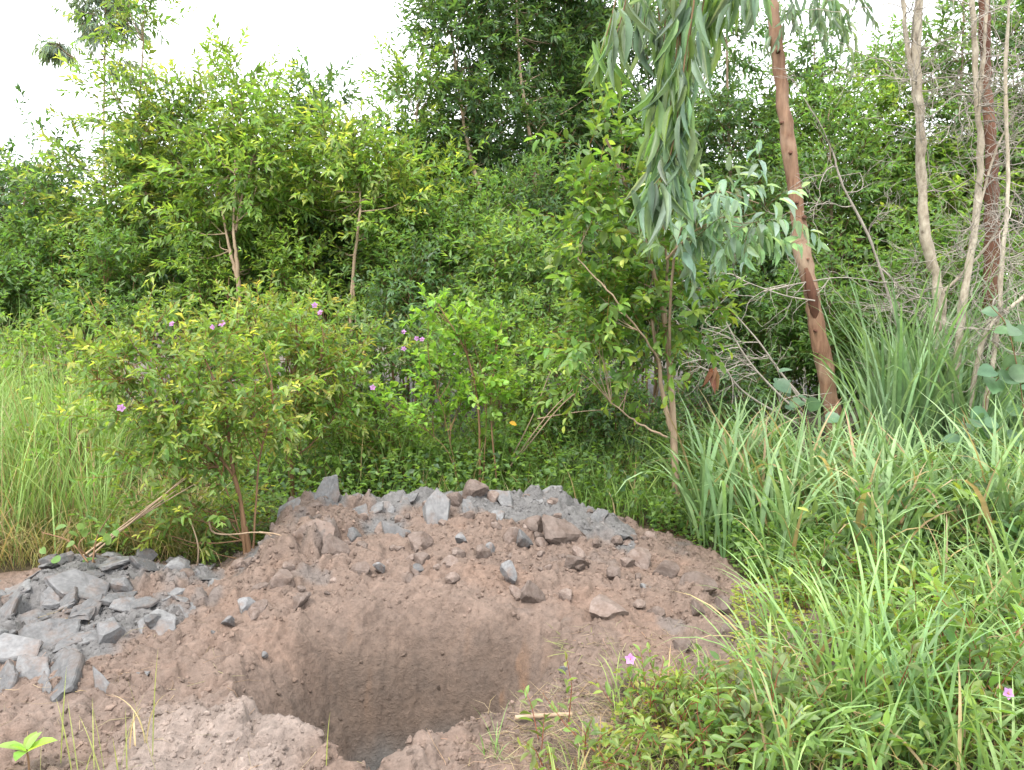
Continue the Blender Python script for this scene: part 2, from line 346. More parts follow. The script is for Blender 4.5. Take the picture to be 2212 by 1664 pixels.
def put_foliage(root, base, T, tname, L, n_single, twigs=None, name='foliage'):
    """the leaves that show largest become objects of their own, the rest one part"""
    pos, R, sc, c = L; n = len(pos)
    score = sc[:, 1] / np.linalg.norm(pos - np.array((0, 0, CAM_H)), axis=1) * U(.5, 1, n)
    rank = pos[:, 1] + U(0, .25, n)                                       # front of the plant shows most
    keep = np.zeros(n, bool)
    if n_single:
        cand = np.argsort(rank)[:max(n // 3, min(n, n_single))]; keep[cand[np.argsort(-score[cand])[:n_single]]] = True
    ch = [instance(T, pos[~keep], R[~keep], sc[~keep], c[~keep])]
    if twigs is not None: ch.append(twigs)
    f = obj(name, ch, M_LEAF, root, base); f['kind'] = 'stuff'
    if n_single: single_leaves(f, base, T, tname, pos[keep], R[keep], sc[keep], c[keep])
    return f

# palettes (albedo)
DARK, MID, BRIGHT, LIME = (.088, .16, .072), (.122, .22, .07), (.165, .28, .07), (.205, .335, .068)
YOUNG, GOLD, RUST = (.37, .45, .09), (.50, .50, .13), (.36, .17, .07)
BLUE, BLUEG = (.25, .37, .31), (.20, .285, .21)
TAN = (.3, .2, .12)

# ------------------------------------------------------------------ ground
def axis(lo, hi, step, far, g=1.28):
    mid = np.arange(lo, hi, step); a, s = [], step
    x = lo
    while x > -far: s *= g; x -= s; a.append(x)
    b, s, x = [], step, mid[-1]
    while x < far: s *= g; x += s; b.append(x)
    return np.concatenate((a[::-1], mid, b))
gx, gy = axis(-2.75, 1.6, .0092, 420, 1.35), axis(2.25, 5.45, .0092, 420, 1.35)
GX, GY = np.meshgrid(gx, gy); x_, y_ = GX.ravel(), GY.ravel()
zz = ground_z(x_, y_, True); sm = soil_mask(x_, y_); sdp = pit_sd(x_, y_)
mA, mB = mound(x_, y_, MAIN, 3.35, .5, .3, .25), mound(x_, y_, LEFT, 2.85, .45, .5, .3)
ycm = np.interp(x_, MAIN[:, 0], MAIN[:, 1]); hcm = np.interp(x_, MAIN[:, 0], MAIN[:, 2])
g1 = fbm(x_ * 2.6, y_ * 2.6, 201, 4)
grey = np.clip(sst(.04, .30, mA / np.maximum(hcm, .1) - .70 + g1 * 1.3) * (mA > .08) + sst(.0, .25, mB / .24 - .2 + g1 * 1.3) * sst(-1.05, -1.5, x_) * (mB > .03), 0, 1)
patch = sst(.17, .3, fbm(x_ * 4, y_ * 4, 205, 3)) * .5; grey = np.maximum(grey, patch * (y_ > 3.5))
lerp = lambda a, b, t: a * (1 - t[:, None]) + np.asarray(b) * t[:, None]
c = np.tile(np.array((.152, .110, .089)), (len(x_), 1))
c = lerp(c, (.165, .112, .086), sst(.05, .25, fbm(x_ * 3.2, y_ * 3.2, 207, 3)) * .8)
c = lerp(c, (.215, .175, .154), sst(.0, .2, fbm(x_ * 2, y_ * 2, 209, 3) + .12) * sst(3.0, 2.75, y_) * .9)
c = lerp(c, (.122, .119, .12), grey)
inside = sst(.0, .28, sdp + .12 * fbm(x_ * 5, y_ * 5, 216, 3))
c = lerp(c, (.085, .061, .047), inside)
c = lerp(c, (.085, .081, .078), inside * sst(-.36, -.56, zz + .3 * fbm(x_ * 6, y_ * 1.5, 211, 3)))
c = lerp(c, (.15, .08, .04), inside * sst(.2, .3, fbm(x_ * 9, y_ * 4, 215, 3)) * .6)
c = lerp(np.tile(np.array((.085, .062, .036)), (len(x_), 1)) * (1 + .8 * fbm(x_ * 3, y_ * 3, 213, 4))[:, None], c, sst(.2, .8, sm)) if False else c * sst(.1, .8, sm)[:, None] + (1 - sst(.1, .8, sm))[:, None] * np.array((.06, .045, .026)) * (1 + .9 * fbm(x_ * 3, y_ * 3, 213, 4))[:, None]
nx, ny = len(gx), len(gy); i = np.arange(ny - 1)[:, None] * nx + np.arange(nx - 1)[None]
gf = np.stack((i, i + 1, i + nx + 1, i + nx), -1).reshape(-1, 4)
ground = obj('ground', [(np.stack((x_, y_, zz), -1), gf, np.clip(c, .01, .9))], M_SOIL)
tag(ground, 'bare dug earth with a pit, sloping up to a mound', kind='structure')

def hit(px, py):
    d = np.linspace(2.0, 12, 1500); u, v = (px - 1106) / F, (832 - py) / F; s = d / (CP + v * SP)
    x, z = u * s, CAM_H + s * (v * CP - SP); k = np.argmax(z < ground_z(x, d)); return np.array((x[k], d[k], z[k]))
def slope_n(x, y):
    e = .08; return unit(np.array((gz(x - e, y) - gz(x + e, y), gz(x, y - e) - gz(x, y + e), 2 * e)))

# ------------------------------------------------------------------ clods of clay
def slab_mesh(seed, thick, bend, corners):
    """broken plate of clay: straight torn edges, a nearly flat spade-cut face, tapering underside"""
    r = np.random.default_rng(seed); ang = (np.arange(corners) + r.uniform(-.32, .32, corners)) * 2 * math.pi / corners; rad = r.uniform(.7, 1.1, corners)
    cp = np.stack((np.cos(ang) * rad, np.sin(ang) * rad * r.uniform(.55, .8)), -1); sub = 4; out = []
    for k in range(corners):
        for q in range(sub): out.append(cp[k] + (cp[(k + 1) % corners] - cp[k]) * q / sub + r.normal(0, .018, 2) * (q > 0))
    out = np.array(out); K = len(out); V, Fc = [], []
    g1, g2 = r.uniform(-.25, .25, 2); cr = r.uniform(-.3, .3)
    zt = lambda p: thick + g1 * thick * p[:, 0] + bend * (.3 - p[:, 0] ** 2) + g2 * np.maximum(p[:, 1] - cr, 0)
    under = out * r.uniform(.55, .95) + r.normal(0, .12, 2)
    lay = [(out * .5, zt(out * .5) + r.normal(0, .008, K)), (out * .93, zt(out * .93) + r.normal(0, .008, K)), (out, zt(out) - .03), (out * 1.02 + r.normal(0, .02, (K, 2)), zt(out) - thick * .8 + r.normal(0, .025, K)), (under, zt(under) - thick * 1.9 + r.normal(0, .03, K))]
    V.append((0, 0, zt(np.zeros((1, 2)))[0]))
    for p, z in lay: V.extend(zip(p[:, 0], p[:, 1], z))
    V.append((*under.mean(0), -thick * 1.1))
    for k in range(K): Fc.append((0, 1 + k, 1 + (k + 1) % K))
    for q in range(4):
        for k in range(K):
            a, b = 1 + q * K + k, 1 + q * K + (k + 1) % K; Fc.append((a, a + K, b + K)); Fc.append((a, b + K, b))
    e = len(V) - 1
    for k in range(K): Fc.append((1 + 4 * K + k, e, 1 + 4 * K + (k + 1) % K))
    V = np.array(V, float); return mesh_from('clay_slab', [(V, np.array(Fc), np.ones((len(V), 3)))], False)
def lump_mesh(seed, sub=3, cuts=9, rough=.09):
    bm = bmesh.new(); bmesh.ops.create_icosphere(bm, subdivisions=sub, radius=1); v = np.array([p.co[:] for p in bm.verts]); f = np.array([[q.index for q in p.verts] for p in bm.faces]); bm.free()
    r = np.random.default_rng(seed); n3 = lambda k: sum(np.sin(v @ (r.normal(size=3) * k) + r.uniform(0, 6.3)) for _ in range(5)) / 5
    v = v * (1 + .16 * n3(2.2) + .07 * n3(5) + rough * n3(11))[:, None] * np.array((1, r.uniform(.65, .95), r.uniform(.5, .85)))
    for _ in range(cuts):
        n = unit(r.normal(size=3)); dd = r.uniform(.28, .6); v = v - n * np.maximum(v @ n - dd, 0)[:, None] * .93
    v = v + r.normal(0, .012, v.shape)
    return mesh_from('clod', [(v, f, np.ones((len(v), 3)))], False)
SLABS = [slab_mesh(300 + k, (.10, .15, .12, .24, .08, .14, .26, .11)[k], (.0, .1, .22, .03, .16, -.08, .02, .35)[k], 4 + k % 3) for k in range(8)]
LUMPS = [lump_mesh(340 + k) for k in range(7)]; SMALL = [lump_mesh(360 + k, 2, 6, .14) for k in range(6)]
def own(meshes, material):
    r = []
    for m in meshes:
        q = m.copy(); q.materials.clear(); q.materials.append(material); r.append(q)
    return r
G_SLAB, G_LUMP, G_SMALL = own(SLABS, M_GREY), own(LUMPS, M_GREY), own(SMALL, M_GREY)
B_LUMP, B_SMALL, B_SLAB = own(LUMPS, M_BROWN), own(SMALL, M_BROWN), own(SLABS, M_BROWN)
def clod(name, me, p, size, label, cat, group, tilt=(0, 0), rz=None, sink=.25, face=0.0, wob=.0):
    o = bpy.data.objects.new(name, me); col.objects.link(o); n = slope_n(p[0], p[1])
    n = unit(n + face * np.array((0, -1, .1)) + np.array((tilt[0] + wob * U(-1, 1), tilt[1] + wob * U(-1, 1), 0)))
    q = Vector(n).to_track_quat('Z', 'Y').to_matrix().to_4x4() @ Matrix.Rotation(U(0, 6.28) if rz is None else rz, 4, 'Z')
    z = np.array([v.co.z for v in me.vertices]); hh = -z.min() * size
    o.matrix_world = Matrix.Translation(Vector((p[0], p[1], gz(p[0], p[1]) + .02)) + Vector(n) * hh * (1 - 2 * sink) ) @ q @ Matrix.Diagonal((size, size * U(.85, 1.15), size, 1))
    return tag(o, label, cat, group)
NOTE = {('L', 6): 'curved grey slab arching over a dark hollow at the edge of the low heap', ('L', 2): 'largest pale grey slab with a smooth face on the low heap', ('L', 1): 'grey block tilted up at the top of the low heap under the dry stalks', ('L', 16): 'small upright grey chunk standing clear of the low heap above the straw', ('L', 8): 'large dark grey slab at the foot of the low heap', ('C', 0): 'big grey slab standing at the start of the mound crest near the thick dark stem', ('C', 2): 'tall pointed grey shard rising in the middle of the mound crest', ('C', 3): 'pale flat grey slab leaning below the pointed shard', ('C', 4): 'wide grey slab facing out just below the crest beside the pointed shard', ('C', 7): 'leaning grey spike at the end of the mound crest by the sapling', ('C', 8): 'flat grey slab lying level at the end of the crest below the spike'}
LH = 'slab of smooth grey clay lying on the low heap beside the tall thin grass'
CR = 'slab of grey clay standing along the crest of the brown earth mound'
for k, (px, py, wpx, sl, tx, ty, fc) in enumerate([
    (255, 1228, 120, 0, .1, .25, .15), (150, 1218, 70, 3, -.3, .2, .3), (185, 1292, 150, 1, .0, -.15, .3), (185, 1337, 95, 4, .2, -.2, .3), (110, 1318, 75, 5, -.3, -.3, .5), (100, 1388, 115, 2, .1, -.2, .3),
    (345, 1362, 105, 7, .25, -.2, .3), (45, 1425, 150, 1, -.2, -.2, .2), (140, 1480, 170, 5, .1, -.3, .3), (70, 1465, 110, 0, -.2, -.1, .2), (95, 1508, 90, 4, .1, -.3, .4), (312, 1240, 70, 3, .5, .0, .4),
    (462, 1285, 95, 5, .35, -.1, .5), (20, 1345, 100, 2, -.2, .0, .3), (35, 1292, 110, 0, -.1, .2, .2), (240, 1370, 80, 1, .1, -.3, .4), (300, 1475, 42, 3, .6, -.2, .6), (215, 1500, 80, 6, .3, -.3, .4), (10, 1500, 100, 5, .0, -.2, .3), (405, 1330, 60, 2, .3, -.2, .4), (85, 1255, 70, 4, -.3, .3, .2), (-40, 1330, 120, 1, 0, 0, .2), (-70, 1420, 120, 5, 0, -.2, .2)]):
    p = hit(px, py); clod('clay_clod', G_SLAB[sl], p, wpx * mpp(p[1]) * .62, NOTE.get(('L', k), LH), 'clay clod', 'grey clay slabs on the low heap', (tx, ty), None, .38, fc, .5)
for k, (px, py, wpx, sl, tx, ty, fc) in enumerate([
    (705, 1085, 105, 5, .2, -.2, .9), (650, 1072, 45, 3, -.3, .1, .8), (832, 1115, 80, 4, .5, -.1, 1.3), (858, 1165, 90, 0, .2, -.5, 1.1), (942, 1125, 125, 1, -.1, -.3, .8), (1172, 1090, 100, 5, .1, .1, .9), (790, 1120, 80, 2, -.3, -.1, .7),
    (1292, 1128, 62, 3, .8, -.1, 1.6), (1345, 1170, 90, 0, .2, .3, .0), (1255, 1138, 40, 3, .1, .0, .5), (1085, 1090, 70, 6, -.2, .0, .8), (625, 1120, 85, 7, -.4, -.1, .6), (765, 1090, 60, 1, .3, .1, .8), (1010, 1110, 50, 2, .2, -.2, .8), (880, 1095, 60, 6, .1, 0, .6), (1230, 1100, 60, 1, .3, .1, .7)]):
    p = hit(px, py); clod('clay_clod', G_SLAB[sl], p, wpx * mpp(p[1]) * .55, NOTE.get(('C', k), CR), 'clay clod', 'grey clay slabs on the mound crest', (tx, ty), None, .34, fc, .4)
p = hit(1100, 1262); clod('clay_clod', G_LUMP[2], p, 36 * mpp(p[1]), 'rounded grey clay lump sitting alone halfway up the brown slope', 'clay clod', None, (0, 0), 1.0, .2)
p = hit(400, 1268); clod('clay_clod', B_LUMP[1], p, 30 * mpp(p[1]), 'rust brown clay lump among the grey slabs of the low heap', 'clay clod', None, (0, 0), .4, .25)
for px, py, wpx in [(995, 1182, 48), (1130, 1192, 60), (902, 1242, 30), (824, 1242, 34), (1395, 1285, 34), (465, 1385, 26), (570, 1430, 20), (1335, 1334, 26), (1220, 1465, 30), (760, 1180, 45), (1075, 1130, 45), (1060, 1200, 40), (530, 1330, 50), (500, 1360, 40)]:
    p = hit(px, py); clod('clay_clod', G_LUMP[rng.integers(7)], p, wpx * mpp(p[1]) * .6, 'small lump of grey clay dotted over the brown slope of the mound', 'clay clod', 'grey clay lumps on the brown slope', sink=.2)
BR = 'broken lump of brown clay on the slope of the earth mound'
for px, py, wpx in [(1215, 1170, 115), (1158, 1148, 75), (690, 1180, 110), (735, 1205, 90), (1310, 1335, 95), (1500, 1285, 90), (1505, 1335, 60), (1470, 1408, 50), (600, 1280, 80), (645, 1310, 60), (1150, 1300, 70), (1020, 1078, 62), (985, 1092, 40), (1440, 1250, 70), (1380, 1220, 60), (1100, 1180, 55), (905, 1190, 60), (780, 1250, 60), (1560, 1330, 70), (1240, 1230, 60), (560, 1330, 50), (970, 1230, 50), (1580, 1385, 60), (1420, 1340, 45)]:
    p = hit(px, py); clod('clay_clod', B_LUMP[rng.integers(7)], p, wpx * mpp(p[1]) * .68, BR, 'clay clod', 'brown clay lumps on the mound', sink=.42, face=.3)
def scatter(n, test):
    r = []
    while len(r) < n:
        x, y = U(-3.0, 1.6), U(2.3, 5.5)
        if test(x, y): r.append((x, y))
    return np.array(r)
mz = lambda C, f, x, y: float(mound(np.array([x]), np.array([y]), C, f, .5, .3, .25)[0])
for x, y in scatter(120, lambda x, y: mz(MAIN, 3.35, x, y) > .05 and pit_sd(np.array([x]), np.array([y]))[0] < -.08):
    clod('clay_clod', B_SMALL[rng.integers(6)], (x, y), U(.02, .065), 'small crumbly brown clod scattered on the mound', 'clay clod', 'small brown clods', sink=.35)
for x, y in scatter(85, lambda x, y: x < -1.25 and mz(LEFT, 2.85, x, y) > .03):
    clod('clay_clod', (G_SMALL + G_SLAB * 3)[rng.integers(30)], (x, y), U(.03, .10), 'small broken grey clod between the slabs of the low heap', 'clay clod', 'small grey clods on the low heap', sink=.3, wob=.5)
# crumbs: too many to count
bmI = bmesh.new(); bmesh.ops.create_icosphere(bmI, subdivisions=1, radius=1); iv = np.array([p.co[:] for p in bmI.verts]); jf = np.array([[q.index for q in p.verts] for p in bmI.faces]); bmI.free()
NC = 30000; xy = np.stack((U(-3.0, 1.7, NC), U(2.35, 5.3, NC)), -1); s_ = soil_mask(xy[:, 0], xy[:, 1]); q_ = pit_sd(xy[:, 0], xy[:, 1])
xy = xy[(s_ > .5) & ((q_ < .06) | (rng.random(NC) < .12)) & (rng.random(NC) < .55 + 1.2 * np.clip(fbm(xy[:, 0] * 2.2, xy[:, 1] * 2.2, 400, 3) * 2, -.4, .6))]
n = len(xy); size = .005 + .015 * rng.random(n) ** 3.5; gi = np.clip(np.searchsorted(gy, xy[:, 1]), 0, ny - 1) * nx + np.clip(np.searchsorted(gx, xy[:, 0]), 0, nx - 1); cg = np.clip(c[gi], .01, .9); zc = ground_z(xy[:, 0], xy[:, 1], True)
ch = []
for k in range(5):
    m = np.arange(n) % 5 == k; nn = m.sum(); vv = iv * (1 + .7 * (rng.random((len(iv), 1)) - .5)) * np.array((1, .75, .6))
    R = frames(rng.normal(size=(nn, 3)), rng.normal(size=(nn, 3)))
    cc = cg[m] * (1 + .28 * (rng.random((nn, 1)) * 2 - 1)) * 1.06
    ch.append(instance((vv, jf), np.stack((xy[m, 0], xy[m, 1], zc[m] - size[m] * .1), -1), R, np.tile(size[m][:, None], (1, 3)), cc))
tag(obj('soil_crumbs', ch, M_SOIL, None, None, False), 'loose crumbs of brown and grey earth strewn over the dug ground', 'soil', kind='stuff')

# ------------------------------------------------------------------ trees
def ellipsoid_pts(n, cpos, rad, shell=2.4):
    d = unit(rng.normal(size=(n, 3))); r = rng.random(n) ** (1 / shell); return cpos + d * r[:, None] * rad
def tree(name, label, cat, group, d, trunks, ells, mature, young, youth=.7, dens=1350, leaf=.13, lw=.34, nleaf=12, T=T_KITE, tname='kite', droop=.3, r0=.036, bark=None,
         depth=.75, cluster=13, shoot=.42, singles=0, tw=(.16, .1, .05), up=.55, limbs=True, opposite=False, clmp=1.0):
    tw_ = np.array(tw)
    tr = [np.array([P(a, b, d + (q[0] if q else 0)) for a, b, *q in t]) for t in trunks]
    bx, by = tr[0][0][0], tr[0][0][1]; base = np.array((bx, by, gz(bx, by) - .03)); root = empty(name, base)
    tag(root, label, cat, group); ch_tr = []
    paths = []
    for k, t in enumerate(tr):
        if k == 0 and t[0][2] > base[2] + .02: t = np.vstack((base + np.array((0, 0, 0)), t))
        sp = smooth_path(t, 22); paths.append(sp); r1 = r0 * (1 if k == 0 else .7)
        ch_tr.append(tube(sp + rng.normal(0, r1 * .12, sp.shape), np.linspace(r1, r1 * .25, 22) ** 1.0, 7, TAN, None, .18))
    allp = np.vstack([q[len(q) * 2 // 5:] for q in paths]); O, D, LN = [], [], []
    for (cx, cyy, rx, ry, *dd) in ells:
        dz = dd[0] if dd else 0; cpos = P(cx, cyy, d + dz); k = mpp(d + dz); rad = np.array((rx * k, max(rx, ry * .55) * k * depth, ry * k))
        n_l = dens * math.pi * rad[0] * rad[2]; n_c = max(3, int(n_l / nleaf / cluster)); cc = ellipsoid_pts(n_c, cpos, rad)
        for p in cc:
            if limbs:
                cand = allp[allp[:, 2] < p[2] + .05]; cand = cand if len(cand) else allp
                q = cand[np.argmin(np.linalg.norm(cand - (p - np.array((0, 0, .35))), axis=1))]; L = np.linalg.norm(p - q)
                mid = (p + q) / 2 + np.array((0, 0, -.1 * L)) + rng.normal(0, .06 * L, 3)
                ch_tr.append(tube(np.array([q, mid, p]), np.array((.007 + .004 * L, .006, .003)), 4, TAN, 5))
            m = int(cluster * U(.6, 1.4)); sp = (.17 + .05 * rx * k) * clmp
            o = p + rng.normal(0, 1, (m, 3)) * np.array((sp, sp, sp * .8)); dirn = unit((o - p) / sp + unit((p - cpos) / rad)[None] * 1.0 + np.array((0, 0, up)) + rng.normal(0, .35, (m, 3)))
            O.append(o - dirn * .12); D.append(dirn); LN.append(shoot * U(.6, 1.3, m))
    O, D, LN = np.vstack(O), np.vstack(D), np.concatenate(LN)
    yo = np.clip(youth * (U(0, 1.2, len(O))), 0, 1)
    Lv = leaves_on(O, D, LN, nleaf, leaf, lw, mature, young, yo, droop, opposite=opposite)
    obj('trunk', ch_tr, bark or M_BARK_TAN, root, base)
    put_foliage(root, base, T, tname, Lv, singles, sticks(O, D, LN, .004 * leaf / .13, tw_), 'crown')
    return root
def copy_tree(o, loc, rz, s, label, group):
    r = o.copy(); col.objects.link(r); r.location = loc; r.rotation_euler = (0, 0, rz); r.scale = (s, s, s); r['label'] = label
    if group: r['group'] = group
    for c_ in list(o.children):
        k = c_.copy(); col.objects.link(k); k.parent = r
    return r
TH = 'trees of the thicket edge'
t1 = tree('young_tree', 'low spreading bluish green tree where the thicket drops behind tall thin grass', 'tree', TH, 11.0, [[(30, 690), (35, 560), (60, 380)]], [(50, 470, 150, 150), (95, 320, 36, 55), (-60, 480, 110, 150), (170, 560, 110, 110), (60, 600, 160, 70)], (.065, .13, .055), BRIGHT, .6)
t2 = tree('young_tree', 'tall tree crowned with yellow green new leaves beside drooping grey foliage', 'tree', TH, 10.2, [[(362, 640), (340, 500), (300, 330), (310, 90)], [(285, 670, .3), (255, 590, .3), (230, 470)]], [(310, 40, 62, 80), (330, 230, 130, 130), (250, 400, 110, 120), (430, 260, 100, 110), (390, 400, 150, 100), (300, 530, 130, 90)], MID, GOLD, .95, up=.8)
t3 = tree('young_tree', 'bright leafy tree on a forked tan trunk behind the flowering shrub', 'tree', TH, 9.4, [[(516, 655, -.4), (512, 560, -.4), (505, 490, -.35), (510, 300, .1)], [(512, 600, -.4), (492, 520, -.35), (470, 400, 0)], [(508, 500, -.35), (525, 420, -.1), (560, 300, .1)]], [(480, 390, 140, 110), (520, 240, 95, 120), (585, 330, 70, 90), (400, 480, 100, 70), (520, 540, 110, 60, .9)], BRIGHT, YOUNG, .8, r0=.034)
t4 = tree('young_tree', 'dark tree with two dark barked trunks standing between two brighter tan stemmed trees', 'tree', TH, 11.0, [[(655, 640), (640, 540), (628, 440), (640, 280)], [(650, 600), (665, 500), (660, 420)]], [(650, 340, 110, 130), (690, 235, 80, 60), (610, 460, 90, 90), (680, 520, 90, 90)], DARK, BRIGHT, .6, bark=M_BARK_DARK)
t5 = tree('young_tree', 'slender tan trunk tree with golden green top beside the pink flowered shrub', 'tree', TH, 9.3, [[(758, 720, -.4), (762, 600, -.4), (775, 480, -.4), (778, 420, -.2), (760, 300, .1)], [(763, 600, -.4), (768, 700, -.4)]], [(745, 300, 100, 95), (800, 380, 80, 80), (690, 400, 70, 70), (840, 480, 70, 70), (720, 500, 80, 60, .7)], BRIGHT, GOLD, .85, r0=.026)
t6 = tree('young_tree', 'pale green tree whose top meets the open sky beside the tall dark trees', 'tree', TH, 10.6, [[(930, 640), (920, 450), (900, 250)]], [(890, 260, 80, 110), (930, 380, 110, 110), (920, 170, 50, 50), (870, 480, 100, 90), (940, 560, 120, 80)], MID, YOUNG, .8)
t7 = tree('tall_tree', 'tall dark green tree with a leaning tan trunk next to the open sky', 'tree', TH, 11.2, [[(1075, 640, -.3), (1060, 500, -.7), (1018, 340, -.6), (995, 220, -.3), (960, -60)]], [(1010, 90, 100, 130), (1050, 260, 110, 100), (1010, 400, 110, 100), (1060, 540, 120, 90), (1040, -80, 110, 90)], DARK, BRIGHT, .5, r0=.048, lw=.3, leaf=.15, dens=1900)
t8 = tree('tall_tree', 'tall dark tree with a straight pale trunk showing through its leaves', 'tree', TH, 11.8, [[(1172, 640, -.3), (1155, 400, -.6), (1148, 320, -.75), (1122, 140, -.7), (1110, -80, -.2)]], [(1150, 60, 100, 110), (1180, 240, 95, 110), (1160, 420, 100, 110), (1180, 560, 110, 80), (1150, -100, 110, 80)], DARK, BRIGHT, .5, r0=.048, lw=.3, leaf=.15, dens=1900)
t9 = tree('tall_tree', 'dark leafy tree with narrow leaves behind the hanging gum bough', 'tree', TH, 12.4, [[(1290, 640), (1270, 400), (1240, 200), (1225, -60)]], [(1260, 40, 95, 110), (1290, 230, 90, 100), (1280, 420, 110, 110), (1250, -110, 100, 80)], DARK, BRIGHT, .5, dens=1450, lw=.3, leaf=.15)
t10 = tree('tall_tree', 'thin crowned dark tree letting the sky through behind the bright sapling', 'tree', TH, 12.8, [[(1420, 640), (1415, 400), (1400, 150), (1390, -80)]], [(1390, 60, 110, 120), (1420, 230, 100, 90), (1420, 420, 120, 120)], DARK, BRIGHT, .4, dens=1000, lw=.28, leaf=.15)
t11 = tree('tall_tree', 'dark tree with thin brown trunk just behind the red barked trunk', 'tree', TH, 11.4, [[(1585, 640), (1580, 400), (1570, 150), (1570, -80)]], [(1560, 40, 110, 120), (1600, 250, 110, 120), (1610, 440, 120, 130)], DARK, BRIGHT, .45, dens=950)
t12 = tree('young_tree', 'green tree under a gap of sky between red trunk and pale bare tree', 'tree', TH, 10.6, [[(1800, 700), (1795, 450), (1790, 230)]], [(1800, 330, 110, 110), (1760, 480, 110, 130), (1880, 420, 100, 120), (1850, 560, 110, 100)], MID, BRIGHT, .6)
t13 = tree('tall_tree', 'leafy tree filling in behind the bare twigs of the pale tree', 'tree', TH, 11.2, [[(2040, 680), (2060, 400), (2080, 100), (2080, -80)]], [(2090, 100, 100, 140), (2010, 280, 110, 110), (2100, 330, 120, 140), (2000, 480, 120, 130)], MID, BRIGHT, .5, dens=1100)
t14 = tree('tall_tree', 'dark leafy tree growing behind the thick dark trunk and its creeper', 'tree', TH, 10.8, [[(2260, 680), (2250, 400), (2240, -80)]], [(2230, 100, 110, 150), (2250, 350, 130, 150), (2200, 520, 120, 120)], DARK, BRIGHT, .5)
fill = []
for k, (cx, cyy, rx, ry, d, m, y, lab) in enumerate([(150, 500, 110, 90, 10.4, MID, YOUNG, 'leafy young tree merging into the thicket above the tall thin grass'), (400, 560, 100, 80, 10.3, MID, YOUNG, 'leafy young tree crowding behind the forked tan trunk'), (590, 500, 90, 110, 10.2, BRIGHT, YOUNG, 'bright young tree between the forked trunk and the slender one'), (690, 420, 80, 110, 10.6, MID, GOLD, 'young tree filling in behind the slender tan trunk'),
    (850, 540, 90, 110, 10.0, MID, YOUNG, 'young tree between the slender tan trunk and the lime green plant'), (960, 470, 100, 120, 10.4, BRIGHT, YOUNG, 'mid green young tree below the tall dark leaning tree'), (1090, 440, 100, 110, 10.3, MID, BRIGHT, 'young tree at the foot of the tall dark trees'), (1690, 300, 100, 130, 11.8, MID, BRIGHT, 'leafy tree closing the gap just behind the red trunk'), (1800, 250, 100, 110, 12.2, MID, BRIGHT, 'leafy tree under the sky gap between red trunk and pale trunk'),
    (1920, 290, 100, 120, 11.6, BRIGHT, YOUNG, 'bright leafy tree seen through the bare twigs'), (2060, 420, 110, 120, 10.2, BRIGHT, YOUNG, 'green young tree just behind the pale flaky trunk'), (1760, 90, 60, 50, 12.6, DARK, BRIGHT, 'dark treetop showing beside the red trunk near the sky gap'), (1930, 130, 60, 60, 12.8, MID, BRIGHT, 'treetop beside the upper pale trunk at the sky gap'), (1480, 330, 110, 120, 11.6, DARK, BRIGHT, 'dark tree behind the hanging bough'), (2190, 250, 110, 160, 10.4, MID, BRIGHT, 'leafy tree behind the thin pale stem')]):
    gy0 = 832 + F * math.tan(math.atan(CAM_H / d) - PITCH)
    tree('young_tree', lab, 'tree', TH, d, [[(cx + 8, gy0), (cx - 6, (cyy + gy0) / 2), (cx, cyy - ry * .4)]], [(cx, cyy, rx, ry), (cx, cyy + ry * .8, rx * .9, ry * .7)], m, y, .75, dens=1250, r0=.028)
t15 = tree('drooping_tree', 'tall grey green tree with long drooping leaves rising above the thicket', 'tree', None, 14.5, [[(235, 640), (225, 300), (230, -120)]], [(235, 40, 62, 110), (180, 50, 36, 70), (260, -80, 60, 50), (130, 100, 20, 10)], (.2, .27, .235), (.26, .33, .25), .5, dens=1100, leaf=.2, lw=.16, droop=1.5, up=-.3, shoot=.35, clmp=.5)  # grey green leaves, with a haze tint painted into their colour
# second rank of the thicket, seen in the gaps
second = [(-150, 13.2, t6, .9), (60, 14.5, t6, .8), (420, 13.2, t4, .98), (560, 14.2, t6, .95), (760, 14, t4, .95), (900, 14.2, t6, .82), (1060, 14.5, t11, 1.0), (1200, 15.5, t8, 1.0), (1340, 14.8, t4, 1.05), (1480, 15.5, t11, .95), (1640, 14.2, t4, 1.05), (1780, 14.8, t12, .95), (1930, 13.8, t12, .95), (2080, 14.2, t11, .92), (2230, 14, t4, 1.1), (2400, 13, t11, 1), (2560, 12, t4, 1.1), (-330, 12, t4, 1.0), (-520, 11, t3, 1.0), (1700, 13, t4, .8), (320, 15, t6, 1.0)]
for k, (px, d, src, s) in enumerate(second):
    x = (px - 1106) / F * d * 1.0; copy_tree(src, (x, d, gz(x, d) - .03), U(0, 6.28), s * U(.92, 1.05), 'shaded tree of the second rank glimpsed through gaps in the thicket edge', 'trees of the second rank')

